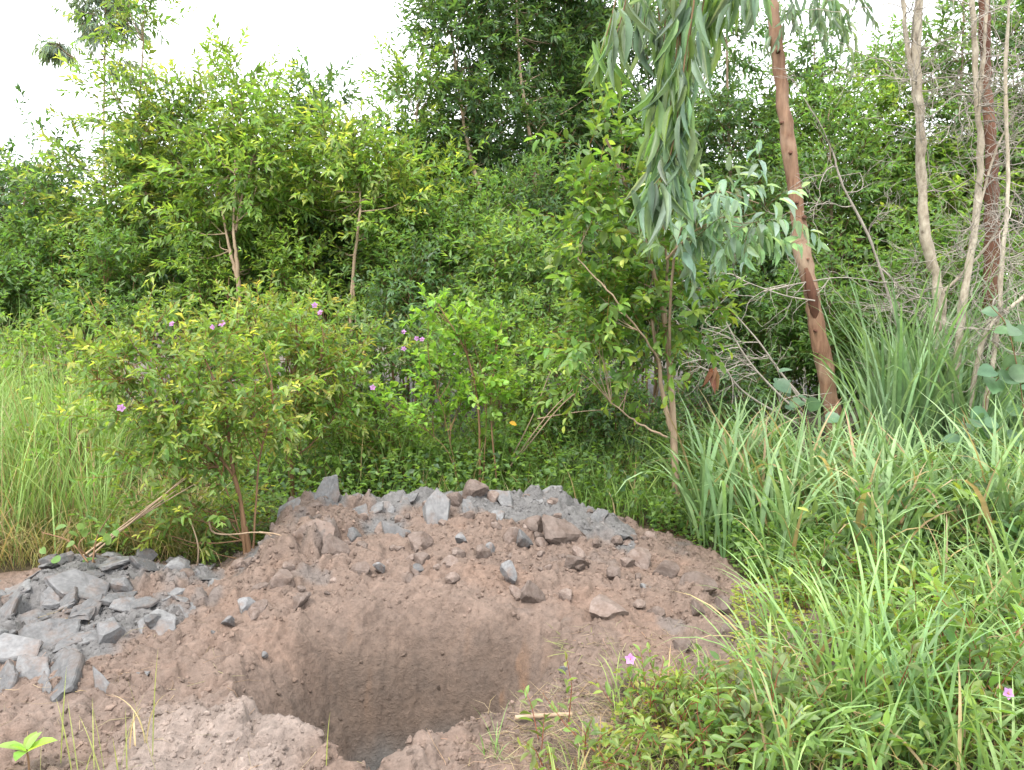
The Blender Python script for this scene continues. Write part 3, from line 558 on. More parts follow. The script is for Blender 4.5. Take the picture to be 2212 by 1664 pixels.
# ------------------------------------------------------------------ shrubs and saplings
def flower_chunk(p, size, facing):
    a = unit(np.asarray(facing, float)); ref = unit(rng.normal(size=3)); u = unit(np.cross(a, ref)); v = np.cross(a, u); k = np.arange(5) * 1.2566 + U(0, 1.2)
    ax = np.cos(k)[:, None] * u + np.sin(k)[:, None] * v + a * .35
    ch = [instance(T_ROUND, np.tile(p, (5, 1)), frames(ax, np.tile(a, (5, 1)) + rng.normal(0, .25, (5, 3))), np.tile(np.array((size * .42, size * .55, size * .5)), (5, 1)), jitter((.44, .23, .46), 5, .2, .06))]
    n = 8; ch.append(sticks(np.tile(p, (n, 1)), unit(a + rng.normal(0, .35, (n, 3))), size * .3, size * .02, (.7, .5, .1)))
    return ch
def shrub(name, label, cat, group, d, stems, ells, mature, young, youth=.7, dens=1500, leaf=.06, lw=.38, nleaf=12, T=T_LANCE, tname='lance', droop=.2, r0=.012, bark=None, cluster=8, shoot=.26,
          singles=0, depth=.8, up=.6, flowers=(), opposite=True, spread=(1.1, .6), shell=2.0, twigc=(.16, .08, .04), clump=1.0, fsize=.045):
    S = [np.array([P(a, b, d + (q[0] if q else 0)) for a, b, *q in t]) for t in stems]
    bx, by = S[0][0][0], S[0][0][1]; base = np.array((bx, by, gz(bx, by) - .02)); root = empty(name, base); tag(root, label, cat, group)
    paths = []
    for t in S:
        t = t.copy()
        if t[0][2] < gz(t[0][0], t[0][1]) + .25: t[0][2] = gz(t[0][0], t[0][1]) - .02
        sp = smooth_path(t, 16); paths.append(sp + rng.normal(0, r0 * .12, sp.shape))
    allp = np.vstack(paths); O, D, LN, br = [], [], [], []
    for (cx, cyy, rx, ry, *dd) in ells:
        dz = dd[0] if dd else 0; cpos = P(cx, cyy, d + dz); k = mpp(d + dz); rad = np.array((rx * k, max(rx, ry * .6) * k * depth, ry * k))
        n_c = max(2, int(dens * math.pi * rad[0] * rad[2] / nleaf / cluster))
        for p in ellipsoid_pts(n_c, cpos, rad, shell):
            p[2] = max(p[2], gz(p[0], p[1]) + .06)
            cand = allp[allp[:, 2] < p[2] + .03]; cand = cand if len(cand) else allp
            q = cand[np.argmin(np.linalg.norm(cand - (p - np.array((0, 0, .2))), axis=1))]; L = np.linalg.norm(p - q)
            br.append(tube(np.array([q, (p + q) / 2 + np.array((0, 0, -.06 * L)) + rng.normal(0, .05 * L, 3), p]), np.array((min(r0 * .6, .003 + .003 * L), .003, .002)), 4, TAN, 5))
            m = max(2, int(cluster * U(.6, 1.4))); sp = (.07 + .06 * rx * k) * clump
            o = p + rng.normal(0, 1, (m, 3)) * sp; dirn = unit((o - p) / sp * .7 + unit((p - cpos) / rad)[None] * .8 + np.array((0, 0, up)) + rng.normal(0, .35, (m, 3)))
            O.append(o - dirn * .06); D.append(dirn); LN.append(shoot * U(.55, 1.3, m))
    O, D, LN = np.vstack(O), np.vstack(D), np.concatenate(LN); yo = np.clip(youth * U(0, 1.2, len(O)), 0, 1)
    Lv = leaves_on(O, D, LN, nleaf, leaf, lw, mature, young, yo, droop, spread, opposite)
    for k, sp in enumerate(paths):
        obj('stem', [tube(sp, np.linspace(r0 * (1, .7, .3, .4, .24)[min(k, 4)], r0 * (.3, .25, .15, .2, .15)[min(k, 4)], 16), 7, TAN, None, .15)] + (br if k == 0 else []), bark or M_STEM, root, base)
    put_foliage(root, base, T, tname, Lv, singles, sticks(O, D, LN, .0022, twigc))
    for (fx, fy, *q) in flowers:
        p = P(fx, fy, d + (q[0] if q else -.35)); obj('flower', flower_chunk(p, fsize, (U(-.4, .4), -1, U(.2, .8))), M_PETAL, root, base)
    return root
# undergrowth at the feet of the trees
UG = 'bushes at the foot of the thicket'
ug = []
for k, (cx, cyy, rx, ry, d, m, y) in enumerate([
    (60, 610, 150, 90, 9.6, MID, BRIGHT), (435, 600, 45, 70, 9.0, BRIGHT, YOUNG), (620, 590, 75, 80, 9.1, BRIGHT, YOUNG), (700, 640, 40, 50, 8.9, BRIGHT, YOUNG), (840, 600, 50, 80, 9.0, BRIGHT, YOUNG), (230, 590, 110, 90, 9.2, MID, BRIGHT), (400, 590, 90, 80, 9.9, DARK, MID), (610, 590, 90, 90, 10.0, MID, BRIGHT), (690, 560, 90, 110, 10.2, DARK, MID), (890, 640, 90, 90, 8.6, DARK, MID), (900, 520, 130, 110, 9.4, MID, BRIGHT),
    (1030, 560, 120, 120, 9.2, MID, BRIGHT), (1130, 600, 130, 110, 8.4, MID, YOUNG), (1190, 480, 110, 110, 9.8, DARK, MID), (1380, 560, 130, 130, 9.0, DARK, MID), (1560, 620, 120, 120, 8.8, DARK, MID), (1640, 500, 100, 120, 9.8, DARK, BRIGHT), (1700, 690, 110, 110, 8.6, MID, BRIGHT), (1850, 640, 110, 110, 7.9, MID, BRIGHT), (1900, 740, 100, 90, 8.6, DARK, MID), (2010, 620, 120, 130, 8.2, MID, BRIGHT), (2170, 640, 130, 140, 8.2, MID, BRIGHT), (-120, 620, 130, 110, 9, MID, BRIGHT), (2350, 640, 130, 150, 8.6, DARK, MID)]):
    lab = {DARK: 'low dark bush at the foot of the thicket trees', MID: 'mid green bush at the foot of the thicket trees', BRIGHT: 'bright yellow green bush between the tan trunks of the thicket'}[m]
    gy0 = 832 + F * math.tan(math.atan((CAM_H) / d) - PITCH)
    ug.append(shrub('understory_bush', lab, 'bush', {DARK: 'dark ', MID: 'green ', BRIGHT: 'bright '}[m] + UG, d, [[(cx, gy0), (cx + 10, (cyy + gy0) / 2), (cx - 10, cyy - ry * .3)], [(cx + 15, gy0), (cx + 50, (cyy + gy0) / 2), (cx + 60, cyy)], [(cx - 15, gy0), (cx - 50, (cyy + gy0) / 2), (cx - 60, cyy)]],
        [(cx, cyy, rx, ry), (cx, cyy + ry, rx * 1.05, ry * .9)], m, y, .6, 2300, .10, .36, 10, T_KITE, 'kite', .3, .018, None, 10, .34))
for k in range(30):
    d = U(10.2, 13.5); px = -350 + k * 97 + U(-30, 30); x = (px - 1106) / F * d; copy_tree(ug[k % len(ug)], (x, d, gz(x, d) - .03), U(0, 6.28), U(1.0, 1.35), 'shaded bush glimpsed between the trunks deep in the thicket', 'bushes deep in the thicket')
# the four-metre sapling by the mound
shrub('sapling', 'slender leafy sapling with pale tan trunk at the mound edge, yellow green at its top', 'tree', None, 5.6,
      [[(1465, 1112), (1456, 980), (1452, 880), (1437, 700), (1400, 540), (1350, 400), (1310, 300)], [(1450, 930), (1432, 850), (1412, 710), (1405, 620)], [(1440, 945), (1380, 915), (1320, 870)], [(1437, 700), (1440, 560), (1425, 420)], [(1425, 780, -.1), (1340, 660, -.3), (1250, 560, -.3)]],
      [(1310, 330, 85, 60), (1275, 430, 75, 80), (1340, 470, 95, 90), (1330, 580, 110, 85), (1300, 680, 105, 75), (1420, 670, 100, 80), (1300, 760, 100, 55), (1480, 640, 70, 60), (1400, 790, 90, 45)], (.115, .215, .055), YOUNG, .75, 1350, .105, .44, 9, T_OVAL, 'oval', .35, .03, M_BARK_TAN, 7, .3, 300, opposite=False, twigc=(.3, .16, .06))
# glaucous young gum
shrub('young_gum', 'young gum sapling with broad drooping pale blue green leaves behind the slender sapling', 'tree', None, 5.0,
      [[(1464, 1090, .8), (1455, 900, .75), (1446, 700, .4), (1470, 500, .1), (1540, 415), (1640, 440)], [(1440, 560, .15), (1500, 500), (1560, 470)]],
      [(1510, 470, 45, 32), (1580, 455, 60, 28), (1640, 470, 30, 22), (1475, 520, 30, 25), (1490, 425, 35, 18), (1570, 505, 60, 18)], (.27, .39, .33), (.28, .4, .28), .5, 1800, .135, .36, 8, T_LONG, 'long', 1.1, .014, M_BARK_TAN, 5, .28, 300, opposite=False, up=.1, clump=1.2)
# shrubs behind the mound
shrub('flowering_shrub', 'bushy yellow green shrub leaning over the low heap, one mauve flower low on its side', 'shrub', None, 4.45,
      [[(542, 1225), (520, 1090), (500, 990), (486, 880), (440, 770)], [(530, 1190), (505, 1030), (400, 930), (300, 870), (230, 790)], [(536, 1160), (470, 1010), (380, 880), (330, 770)], [(545, 1190), (560, 1000), (590, 860), (570, 760)]],
      [(300, 780, 140, 70), (200, 770, 60, 50), (440, 800, 110, 70), (400, 890, 130, 75), (270, 890, 80, 70), (500, 940, 95, 90), (410, 1000, 110, 60), (440, 1090, 90, 70), (330, 1150, 70, 50), (560, 850, 80, 90)], (.135, .23, .06), (.46, .48, .11), .95, 3300, .066, .38, 12, T_LANCE, 'lance', .2, .016, None, 7, .26, 300, flowers=((262, 882), (480, 700, .2)), twigc=(.28, .14, .06))
shrub('flowering_shrub', 'shrub with rusty buds and pink flowers on a thick dark stem behind the mound', 'shrub', None, 5.9,
      [[(635, 1060), (622, 950), (615, 880), (640, 780), (640, 700)], [(622, 930), (660, 850), (690, 780), (700, 720)], [(625, 1000), (700, 930), (740, 870)], [(618, 900), (560, 800), (540, 700)]],
      [(560, 690, 100, 40), (650, 700, 90, 50), (620, 780, 120, 70), (700, 800, 90, 70), (720, 890, 90, 70), (600, 900, 80, 70), (500, 730, 70, 50)], BRIGHT, (.42, .34, .1), .9, 3200, .07, .38, 12, T_LANCE, 'lance', .2, .024, None, 7, .26, 200, flowers=((460, 708), (372, 700), (680, 660), (692, 676), (805, 838)), twigc=(.3, .12, .06))
shrub('flowering_shrub', 'dark leaved shrub with a cluster of pink flowers beside the lime green plant', 'shrub', None, 6.7,
      [[(860, 1010), (850, 880), (850, 760)], [(870, 1010), (910, 880), (920, 780)], [(850, 1010), (800, 880), (790, 770)]],
      [(840, 770, 120, 60), (800, 830, 110, 70), (910, 800, 80, 70), (760, 730, 70, 40)], (.11, .2, .075), (.26, .3, .1), .7, 2900, .078, .38, 10, T_LANCE, 'lance', .2, .014, None, 7, .28, 120, flowers=((872, 718), (900, 732), (912, 734), (872, 754), (985, 765)))
shrub('leafy_plant', 'upright lime green plant with round leaves on several thin stems behind the crest', 'plant', None, 5.9,
      [[(1036, 1070), (1034, 900), (1010, 770), (945, 655)], [(1078, 1070), (1060, 890), (1070, 780), (1084, 695)], [(990, 1060), (970, 980), (880, 900), (800, 850)], [(1040, 1060), (1050, 900), (1040, 800), (1000, 690)], [(1000, 1060), (960, 900), (930, 800)]],
      [(940, 670, 30, 35), (965, 720, 40, 40), (1000, 730, 40, 50), (1084, 705, 20, 40), (1040, 800, 70, 60), (980, 810, 70, 60), (1070, 830, 50, 60), (820, 870, 40, 30), (960, 900, 70, 50)], (.18, .32, .06), (.3, .44, .08), .8, 2100, .066, .62, 10, T_OVAL, 'oval', .05, .011, None, 5, .26, 260, opposite=False, up=1.1, clump=.7, spread=(.9, .5))
for k, (d, st, el, m, y, lab) in enumerate([
    (7.0, (1180, 1000), [(1150, 800, 120, 80), (1230, 850, 110, 90), (1130, 890, 100, 70)], BRIGHT, YOUNG, 'small leaved green shrub behind the lime plant, with one yellow fallen leaf before it'),
    (6.3, (870, 1050), [(740, 960, 90, 70), (850, 960, 100, 70), (930, 1000, 70, 50), (800, 880, 80, 50)], BRIGHT, YOUNG, 'low leafy shrub between the thick dark stem and the lime green plant'),
    (6.8, (1340, 1010), [(1330, 850, 100, 80), (1360, 930, 100, 70), (1260, 930, 80, 60)], (.06, .12, .04), BRIGHT, 'dark leaved shrub growing beneath the slender sapling'),
    (6.4, (1110, 1060), [(1100, 960, 80, 60), (1190, 990, 70, 50), (1040, 960, 60, 60)], BRIGHT, LIME, 'short green shrub just behind the mound crest near the crossed dry twigs'),
    (7.6, (420, 960), [(420, 740, 120, 60), (330, 720, 100, 50), (500, 800, 110, 80), (650, 740, 90, 60)], MID, YOUNG, 'shrub half hidden behind the bushy yellow green shrub'),
    (7.4, (1050, 900), [(1050, 720, 130, 60), (950, 760, 110, 60), (1180, 720, 120, 60)], MID, BRIGHT, 'dark shrub filling the hollow behind the lime green plant'),
    (7.6, (1480, 960), [(1500, 800, 90, 90), (1600, 860, 90, 70), (1480, 900, 80, 60)], DARK, MID, 'dark shrub behind the fallen dead branches'),
    (6.2, (1560, 1040), [(1540, 960, 70, 60), (1590, 1000, 60, 50)], MID, BRIGHT, 'small dark leaved shrub at the edge of the broad bladed grass')]):
    bx, by = st; shrub('shrub', lab, 'shrub', None, d, [[(bx, by), (bx - 10, by - 90), (el[0][0], el[0][1])], [(bx + 12, by), (bx + 30, by - 90), (el[1][0], el[1][1])], [(bx - 12, by), (bx - 30, by - 70), (el[-1][0], el[-1][1])]], el, m, y, .6, 2700, .066, .44, 10, T_LANCE, 'lance', .25, .01, None, 7, .25, 60)
for k, (cx, by, d, rx, ry, m, y, lab) in enumerate([(90, 1080, 6.6, 80, 60, BRIGHT, YOUNG, 'leafy weed standing among the tall thin grass'), (200, 1020, 7.2, 90, 60, MID, (.4, .34, .12), 'rust tipped weed at the back of the tall thin grass'), (-30, 1000, 7.4, 100, 70, MID, YOUNG, 'dark weed patch at the far edge of the tall grass'), (150, 1180, 5.1, 70, 60, BRIGHT, YOUNG, 'light green weed between the tall grass and the leaning shrub')]):
    shrub('weed', lab, 'plant', None, d, [[(cx, by), (cx, by - 120), (cx, by - 280)], [(cx + 10, by), (cx + 30, by - 120), (cx + 40, by - 250)], [(cx - 10, by), (cx - 30, by - 120), (cx - 40, by - 240)]], [(cx, by - 300 + 30 * (k == 3), rx, ry), (cx, by - 220, rx * .8, ry)], m, y, .8, 1700, .075, .36, 10, T_LANCE, 'lance', .2, .008, None, 6, .28, 50)
# melastoma-like sprigs among the grass on the near side
SPR = [(4.5, [(2010, 1260)], [(2000, 1130, 110, 70), (2080, 1090, 90, 70), (1920, 1190, 80, 50)], (.085, .16, .06), YOUNG, .085, 200, (), 'dark leaved bushy shrub standing in the broad bladed grass'),
       (4.0, [(1790, 1330)], [(1760, 1200, 70, 50), (1830, 1210, 60, 50), (1780, 1270, 70, 40)], (.10, .18, .06), YOUNG, .085, 120, (), 'small broad leaved shrub where the creeper meets the tall grass'),
       (2.75, [(2090, 1640)], [(2100, 1480, 90, 70), (2040, 1560, 90, 60), (2160, 1560, 70, 70), (2130, 1400, 50, 50)], (.12, .21, .06), YOUNG, .075, 160, ((2176, 1498, -.2),), 'red stemmed sprig with a large pink flower among foreground grass'),
       (2.8, [(1440, 1620)], [(1400, 1490, 45, 25), (1390, 1550, 70, 30), (1480, 1550, 60, 25), (1450, 1600, 70, 30)], (.13, .21, .05), (.36, .4, .1), .055, 160, ((1362, 1424, -.05),), 'sprawling pale green sprig with one tiny pink flower beside the pit'),
       (2.6, [(1680, 1660)], [(1640, 1570, 60, 40), (1720, 1620, 70, 40), (1600, 1640, 60, 30)], (.17, .24, .1), (.4, .44, .24), .075, 100, (), 'sprig with whitish green young leaves in the foreground grass'),
       (3.2, [(1880, 1500)], [(1880, 1400, 60, 50), (1950, 1440, 60, 50), (1830, 1460, 60, 40)], (.11, .19, .06), YOUNG, .08, 120, (), 'leafy green sprig half buried in arching grass blades'),
       (2.45, [(1250, 1720)], [(1240, 1640, 70, 25), (1330, 1650, 60, 25), (1180, 1650, 40, 20)], (.15, .22, .06), (.4, .4, .12), .05, 80, (), 'low yellowish sprig beside the fallen stick'),
       (3.5, [(2180, 1420)], [(2170, 1320, 70, 60), (2100, 1350, 60, 50), (2230, 1360, 60, 60)], (.10, .18, .06), YOUNG, .085, 120, (), 'dark green sprig leaning out of the grass near the orange dry stalk')]
SPR += [(2.6, [(1930, 1650)], [(1920, 1560, 60, 50), (1980, 1610, 60, 40), (1880, 1620, 50, 40)], (.15, .25, .08), YOUNG, .08, 90, (), 'leafy sprig rising between the two arching foreground tufts'),
       (3.0, [(2050, 1500)], [(2040, 1400, 70, 50), (1980, 1440, 60, 50), (2100, 1450, 60, 50)], (.14, .24, .08), YOUNG, .085, 110, (), 'sprig with reddish stems just behind the pink flowered sprig'),
       (2.5, [(1530, 1690)], [(1520, 1600, 60, 30), (1570, 1650, 60, 30), (1460, 1640, 60, 30)], (.14, .23, .07), (.36, .42, .12), .06, 90, (), 'low sprig below the whitish leaved one at the grassy verge'),
       (3.8, [(1760, 1390)], [(1750, 1300, 50, 40), (1800, 1340, 50, 40), (1720, 1360, 40, 25)], (.14, .24, .08), YOUNG, .07, 90, (), 'small sprig at the end of the mound beside trailing creeper'),
       (4.3, [(2150, 1300)], [(2150, 1180, 80, 60), (2210, 1220, 60, 60), (2090, 1230, 60, 40)], (.10, .19, .07), (.3, .28, .12), .085, 120, (), 'dark sprig with rusty bud tips under the orange dry stalk')]
for d, st, el, m, y, lf, sg, fl, lab in SPR:
    bx, by = st[0]; shrub('leafy_sprig', lab, 'plant', None, d, [[(bx, by), (bx, by - 40), (el[0][0], el[0][1])], [(bx + 8, by), (bx + 15, by - 30), (el[1][0], el[1][1])], [(bx - 8, by), (bx - 15, by - 30), (el[-1][0], el[-1][1])]], el, m, y, .7, 1400, lf, .38, 8, T_OVAL, 'oval', .2, .006, None, 5, .2, sg, flowers=fl, twigc=(.3, .1, .06), up=.9, fsize=.04)
# ------------------------------------------------------------------ grasses
def blades(root, az, L, w, lean, curl, nseg, c0, c1, fold=.25, droop_pow=1.7):
    n = len(root); t = np.linspace(0, 1, nseg + 1); tm = (t[:-1] + t[1:]) / 2
    th = lean[:, None] + curl[:, None] * tm[None] ** droop_pow; ds = (L / nseg)[:, None]
    H = np.concatenate((np.zeros((n, 1)), np.cumsum(np.sin(th) * ds, 1)), 1); Z = np.concatenate((np.zeros((n, 1)), np.cumsum(np.cos(th) * ds, 1)), 1)
    h = np.stack((np.cos(az), np.sin(az), 0 * az), -1); tw = az + U(-.8, .8, n); s = np.stack((-np.sin(tw), np.cos(tw), 0 * az), -1)
    pts = root[:, None] + H[..., None] * h[:, None] + Z[..., None] * np.array((0, 0, 1.0))
    wp = (np.minimum(1, .45 + 1.6 * t) * (1 - t ** 3.0) + .02)[None] * w[:, None] * .5
    V = np.stack((pts - s[:, None] * wp[..., None], pts - np.array((0, 0, 1.0)) * (fold * wp)[..., None] - h[:, None] * (fold * wp)[..., None] * 0, pts + s[:, None] * wp[..., None]), 2)
    k = 3 * (nseg + 1); i = np.arange(nseg)[:, None] * 3; f = np.concatenate((i + np.array((0, 1, 4, 3)), i + np.array((1, 2, 5, 4)))); Fc = (f[None] + (np.arange(n) * k)[:, None, None]).reshape(-1, 4)
    c = (c0[:, None] * (1 - t)[None, :, None] + c1[:, None] * t[None, :, None]); C = np.repeat(c[:, :, None], 3, 2)
    return (V.reshape(-1, 3), Fc, C.reshape(-1, 3))
def region(n, pxr, dr, soil=.25, clump=0):
    m = int(n * 1.6); d = np.sqrt(U(dr[0] ** 2, dr[1] ** 2, m)); px = U(pxr[0], pxr[1], m); x = (px - 1106) / F * d * 1.02
    if clump:
        k = rng.integers(0, max(1, n // clump), m); x = x[k] + rng.normal(0, .05, m); d = d[k] + rng.normal(0, .05, m)
    ok = (soil_mask(x, d) < soil); x, d = x[ok][:n], d[ok][:n]
    return np.stack((x, d, ground_z(x, d) - .01), -1)
def grass(name, label, n, pxr, dr, Lr, wr, c0, c1, lean=(.0, .3), curl=(.2, 1.2), nseg=5, clump=0, soil=.25, dry=0.0, m=None, wind=None):
    r = region(n, pxr, dr, soil, clump); n = len(r); az = U(0, 6.283, n) if wind is None else rng.normal(wind, 1.1, n)
    a = jitter(c0, n, .25, .08); b = jitter(c1, n, .25, .08); k = rng.random(n) < dry; a[k] = jitter((.34, .25, .13), k.sum()); b[k] = jitter((.42, .32, .18), k.sum())
    hv = .62 + .75 * vn(r[:, 0] * 1.9, r[:, 1] * 1.9, 71) + .0 * az
    ch = blades(r, az, U(*Lr, n) * (1 - .25 * rng.random(n)) * hv, U(*wr, n), U(*lean, n), U(*curl, n) * (1 + .6 * rng.random(n) ** 3), nseg, a, b)
    return tag(obj(name, [ch], m or M_GRASS), label, 'grass', kind='stuff')
grass('tall_thin_grass', 'tall fine pale green grass beside the leaning yellow green shrub', 9000, (-420, 250), (4.5, 8.2), (.75, 1.5), (.005, .011), (.18, .28, .085), (.29, .42, .14), (.0, .3), (.1, .9), 4, 10, dry=.12)
grass('tall_thin_grass', 'strawy tangled grass at the foot of the tall pale grass', 3800, (-200, 420), (4.3, 5.6), (.3, .75), (.004, .008), (.22, .22, .08), (.34, .34, .13), (.2, .7), (.3, 1.6), 4, 0, dry=.45)
grass('undergrowth_grass', 'thin green grass threaded through the shrubs behind the mound', 3200, (250, 1560), (5.7, 8.6), (.3, .75), (.005, .011), (.10, .16, .04), (.17, .27, .07), (.0, .4), (.2, 1.3), 5, 0, dry=.15)
grass('cane_grass', 'tall blue green broad bladed grass around the pale bare trunks', 1600, (1870, 2500), (5.9, 7.8), (1.2, 2.0), (.020, .036), (.14, .23, .115), (.23, .35, .18), (.0, .22), (.2, 1.2), 8, 14)
grass('cane_grass', 'waist high light green broad bladed grass in front of the red trunk', 2100, (1510, 2700), (4.25, 6.2), (.65, 1.15), (.017, .033), (.15, .25, .10), (.26, .38, .18), (.0, .4), (.3, 1.8), 8, 12, dry=.09)
grass('meadow_grass', 'knee high bright grass on the near side of the pit', 1900, (1640, 3000), (2.3, 4.3), (.3, .62), (.008, .017), (.15, .25, .08), (.27, .40, .15), (.0, .6), (.3, 1.8), 7, 8, dry=.14)
grass('meadow_grass', 'low mixed grass creeping up to the near edge of the pit', 3200, (1150, 3000), (2.0, 3.3), (.08, .28), (.003, .008), (.16, .22, .06), (.28, .36, .11), (.1, .8), (.3, 1.5), 5, 0, dry=.3, soil=.6)
grass('undergrowth_grass', 'short green grass at the back foot of the mound by the sapling', 2400, (900, 1700), (5.2, 6.4), (.12, .4), (.005, .012), (.12, .2, .05), (.2, .32, .08), (.0, .5), (.2, 1.3), 5, 0, dry=.1)
def cover(name, label, n, pxr, dr, hr, lf, cols, soil=.3, T=T_KITE, lw=.6):
    r = region(n, pxr, dr, soil); n = len(r); r[:, 2] += U(0, 1, n) ** 1.4 * hr
    ax = rng.normal(size=(n, 3)); ax[:, 2] = ax[:, 2] * .4 + .1; up = np.array((0, 0, 1.0)) + rng.normal(0, .4, (n, 3)); s = lf * U(.6, 1.3, n)
    pick = rng.integers(0, len(cols), n); c = jitter((1, 1, 1), n, .22, .08) * np.array(cols)[pick]
    return tag(obj(name, [instance(T, r, frames(ax, up), np.stack((s * lw, s, s), -1), np.clip(c, 0, .9))], M_LEAF), label, 'ground cover', kind='stuff')
cover('ground_cover', 'small leaved ground cover under the shrubs behind the mound', 26000, (250, 1700), (5.3, 8.6), .42, .055, [MID, BRIGHT, BRIGHT, LIME, DARK])
cover('ground_cover', 'yellow green creeper mat spreading from the near bank onto the mound', 8000, (1280, 2300), (2.5, 4.4), .12, .028, [(.26, .32, .05), (.2, .28, .05), (.34, .36, .07), BRIGHT], .45)
cover('ground_cover', 'broad weeds filling the floor between grass blades on the near bank', 11000, (1500, 3000), (2.2, 6.0), .3, .05, [BRIGHT, MID, (.14, .22, .07), LIME], .3, T_LANCE, .42)
cover('ground_cover', 'tangle of small leaves hanging over the back of the low heap', 5000, (180, 620), (4.25, 5.2), .34, .035, [(.15, .2, .05), (.22, .26, .06), BRIGHT, MID], .35)
cover('ground_cover', 'yellow green creeper trailing over the end of the brown slope', 1700, (1590, 1780), (3.0, 4.1), .1, .03, [(.3, .36, .06), (.24, .34, .06), (.38, .4, .09)], 1.1)
cover('ground_cover', 'small green weeds at the foot of the tall grass where the mound ends', 3500, (1400, 1800), (4.2, 5.6), .22, .045, [MID, BRIGHT, BRIGHT, LIME], .35)
cover('leaf_litter', 'brown fallen leaves and litter on the ground under the shrubs', 5000, (200, 1700), (5.0, 9), .03, .06, [(.16, .09, .05), (.22, .13, .07), (.12, .08, .05)], .4, T_KITE, .4)

# ------------------------------------------------------------------ red gum with the hanging bough
base = P(1806, 1025, 7.0); base[2] = gz(base[0], base[1]) - .05
gum = empty('red_gum', base); tag(gum, 'tall leaning gum tree with smooth reddish trunk and a bough of long hanging leaves', 'tree')
tp = np.vstack((base, [P(a, b, 7.0) for a, b in ((1800, 900), (1776, 770), (1755, 650), (1728, 500), (1702, 300), (1684, 150), (1667, 0), (1652, -150), (1640, -330))]))
sp = smooth_path(tp, 70); rr = np.interp(sp[:, 2], [0, .8, 1.7, 3, 4.2, 6], [.08, .074, .068, .057, .046, .027]) * (1 + .06 * np.sin(sp[:, 2] * 7) + .05 * rng.normal(size=70))
obj('trunk', [tube(sp + rng.normal(0, .005, sp.shape), rr, 16, TAN, None, .10)], M_BARK_RED, gum, base)
for a, b, s_ in ((1738, 470, .02), (1722, 438, .014), (1708, 330, .016), (1690, 265, .014), (1682, 110, .018), (1745, 560, .012), (1762, 715, .014), (1765, 762, .012)):
    p = P(a, b, 7.0 - .072); obj('knot', [tube(np.array([p + (0, .03, 0), p + (0, -.006, 0), p + (0, -.016, -.008)]), (s_ * 1.1, s_, s_ * .35), 8, (.1, .04, .02), None, .3)], M_BARK_DARK, gum, base)
p0 = smooth_path([P(1733, 540, 6.965), P(1748, 610, 6.95), P(1758, 660, 6.95), P(1762, 705, 6.955)], 14)
obj('torn_bark', [tube(p0, (.006, .03, .046, .036, .004), 9, TAN, 14, .35)], M_BARK_DARK, gum, base)
top = sp[-12]; limb = np.array([top, (1.9, 6.0, 4.75), (1.25, 5.0, 4.35), (.85, 4.2, 3.75), (.72, 3.95, 3.45)])
obj('limb', [tube(limb, (.03, .024, .018, .012, .007), 7, TAN, 24)], M_BARK_RED, gum, base)
lp = smooth_path(limb, 60)
strands = [[(1350, -60), (1315, 60), (1292, 130)], [(1370, -60), (1345, 30), (1330, 80)], [(1400, -60), (1398, 0), (1390, 60)], [(1440, -60), (1436, 60), (1428, 140), (1420, 200)], [(1470, -60), (1462, 100), (1450, 220), (1430, 300)], [(1500, -60), (1480, 120), (1462, 260), (1440, 360), (1405, 410)],
           [(1490, -60), (1490, 90), (1480, 200), (1470, 300), (1440, 420)], [(1520, -60), (1505, 80), (1490, 160)], [(1545, -60), (1535, 20), (1520, 70)], [(1420, -60), (1432, 150), (1438, 250), (1420, 330)], [(1455, -60), (1470, 200), (1480, 280), (1490, 320)], [(1385, -60), (1372, 0), (1362, 30)], [(1570, -80), (1565, -20), (1556, 10)], [(1470, 60), (1455, 300), (1425, 400), (1395, 450)],
           [(1600, -80), (1596, -20), (1590, 0)], [(1625, -80), (1620, -30), (1616, -10)]]
LP, LR, LS, LC, tws = [], [], [], [], []
for k, st in enumerate(strands):
    dd = 4.0 + U(-.22, .25); q = np.array([P(a, b, dd) for a, b in st]); near = lp[np.argmin(np.linalg.norm(lp - q[0], axis=1))] if k != 13 else q[0]
    path = smooth_path(np.vstack((near, q)) if k != 13 else q, 26); tws.append(tube(path, (.006, .004, .002), 5, (.25, .16, .08)))
    n = int(np.linalg.norm(q[-1] - q[0]) * (32 if k < 12 else 26)) + 8; t = np.sort(rng.random(n) ** .8) * 25 * (1 - 0) ; t = np.clip(3 + t * .9, 0, 25); i0 = np.floor(t).astype(int).clip(0, 24); pos = path[i0] + (path[i0 + 1] - path[i0]) * (t - i0)[:, None]
    pos = pos + rng.normal(0, .03, (n, 3)); ax = rng.normal(0, .3, (n, 3)) + np.array((0, 0, -1.0)); LP.append(pos); LR.append(frames(ax, rng.normal(size=(n, 3)) * np.array((1, .5, .2)) + np.array((0, -.9, .2))))
    s = U(.15, .27, n); LS.append(np.stack((s * U(.10, .19, n), s, s), -1)); LC.append(jitter((.2, .285, .215) if k % 4 else (.18, .28, .12), n, .3, .1))
bough = obj('hanging_bough', tws, M_STEM, gum, base)
LP, LR, LS, LC = np.vstack(LP), np.concatenate(LR), np.vstack(LS), np.vstack(LC)
vis = np.argsort(-LS[:, 1] + U(0, .08, len(LS))); a, b = vis[:300], vis[300:]
single_leaves(bough, base, T_LONG, 'long', LP[a], LR[a], LS[a], LC[a])
if len(b): tag(obj('small_leaves', [instance(T_LONG, LP[b], LR[b], LS[b], LC[b])], M_LEAF, bough, base), kind='stuff')
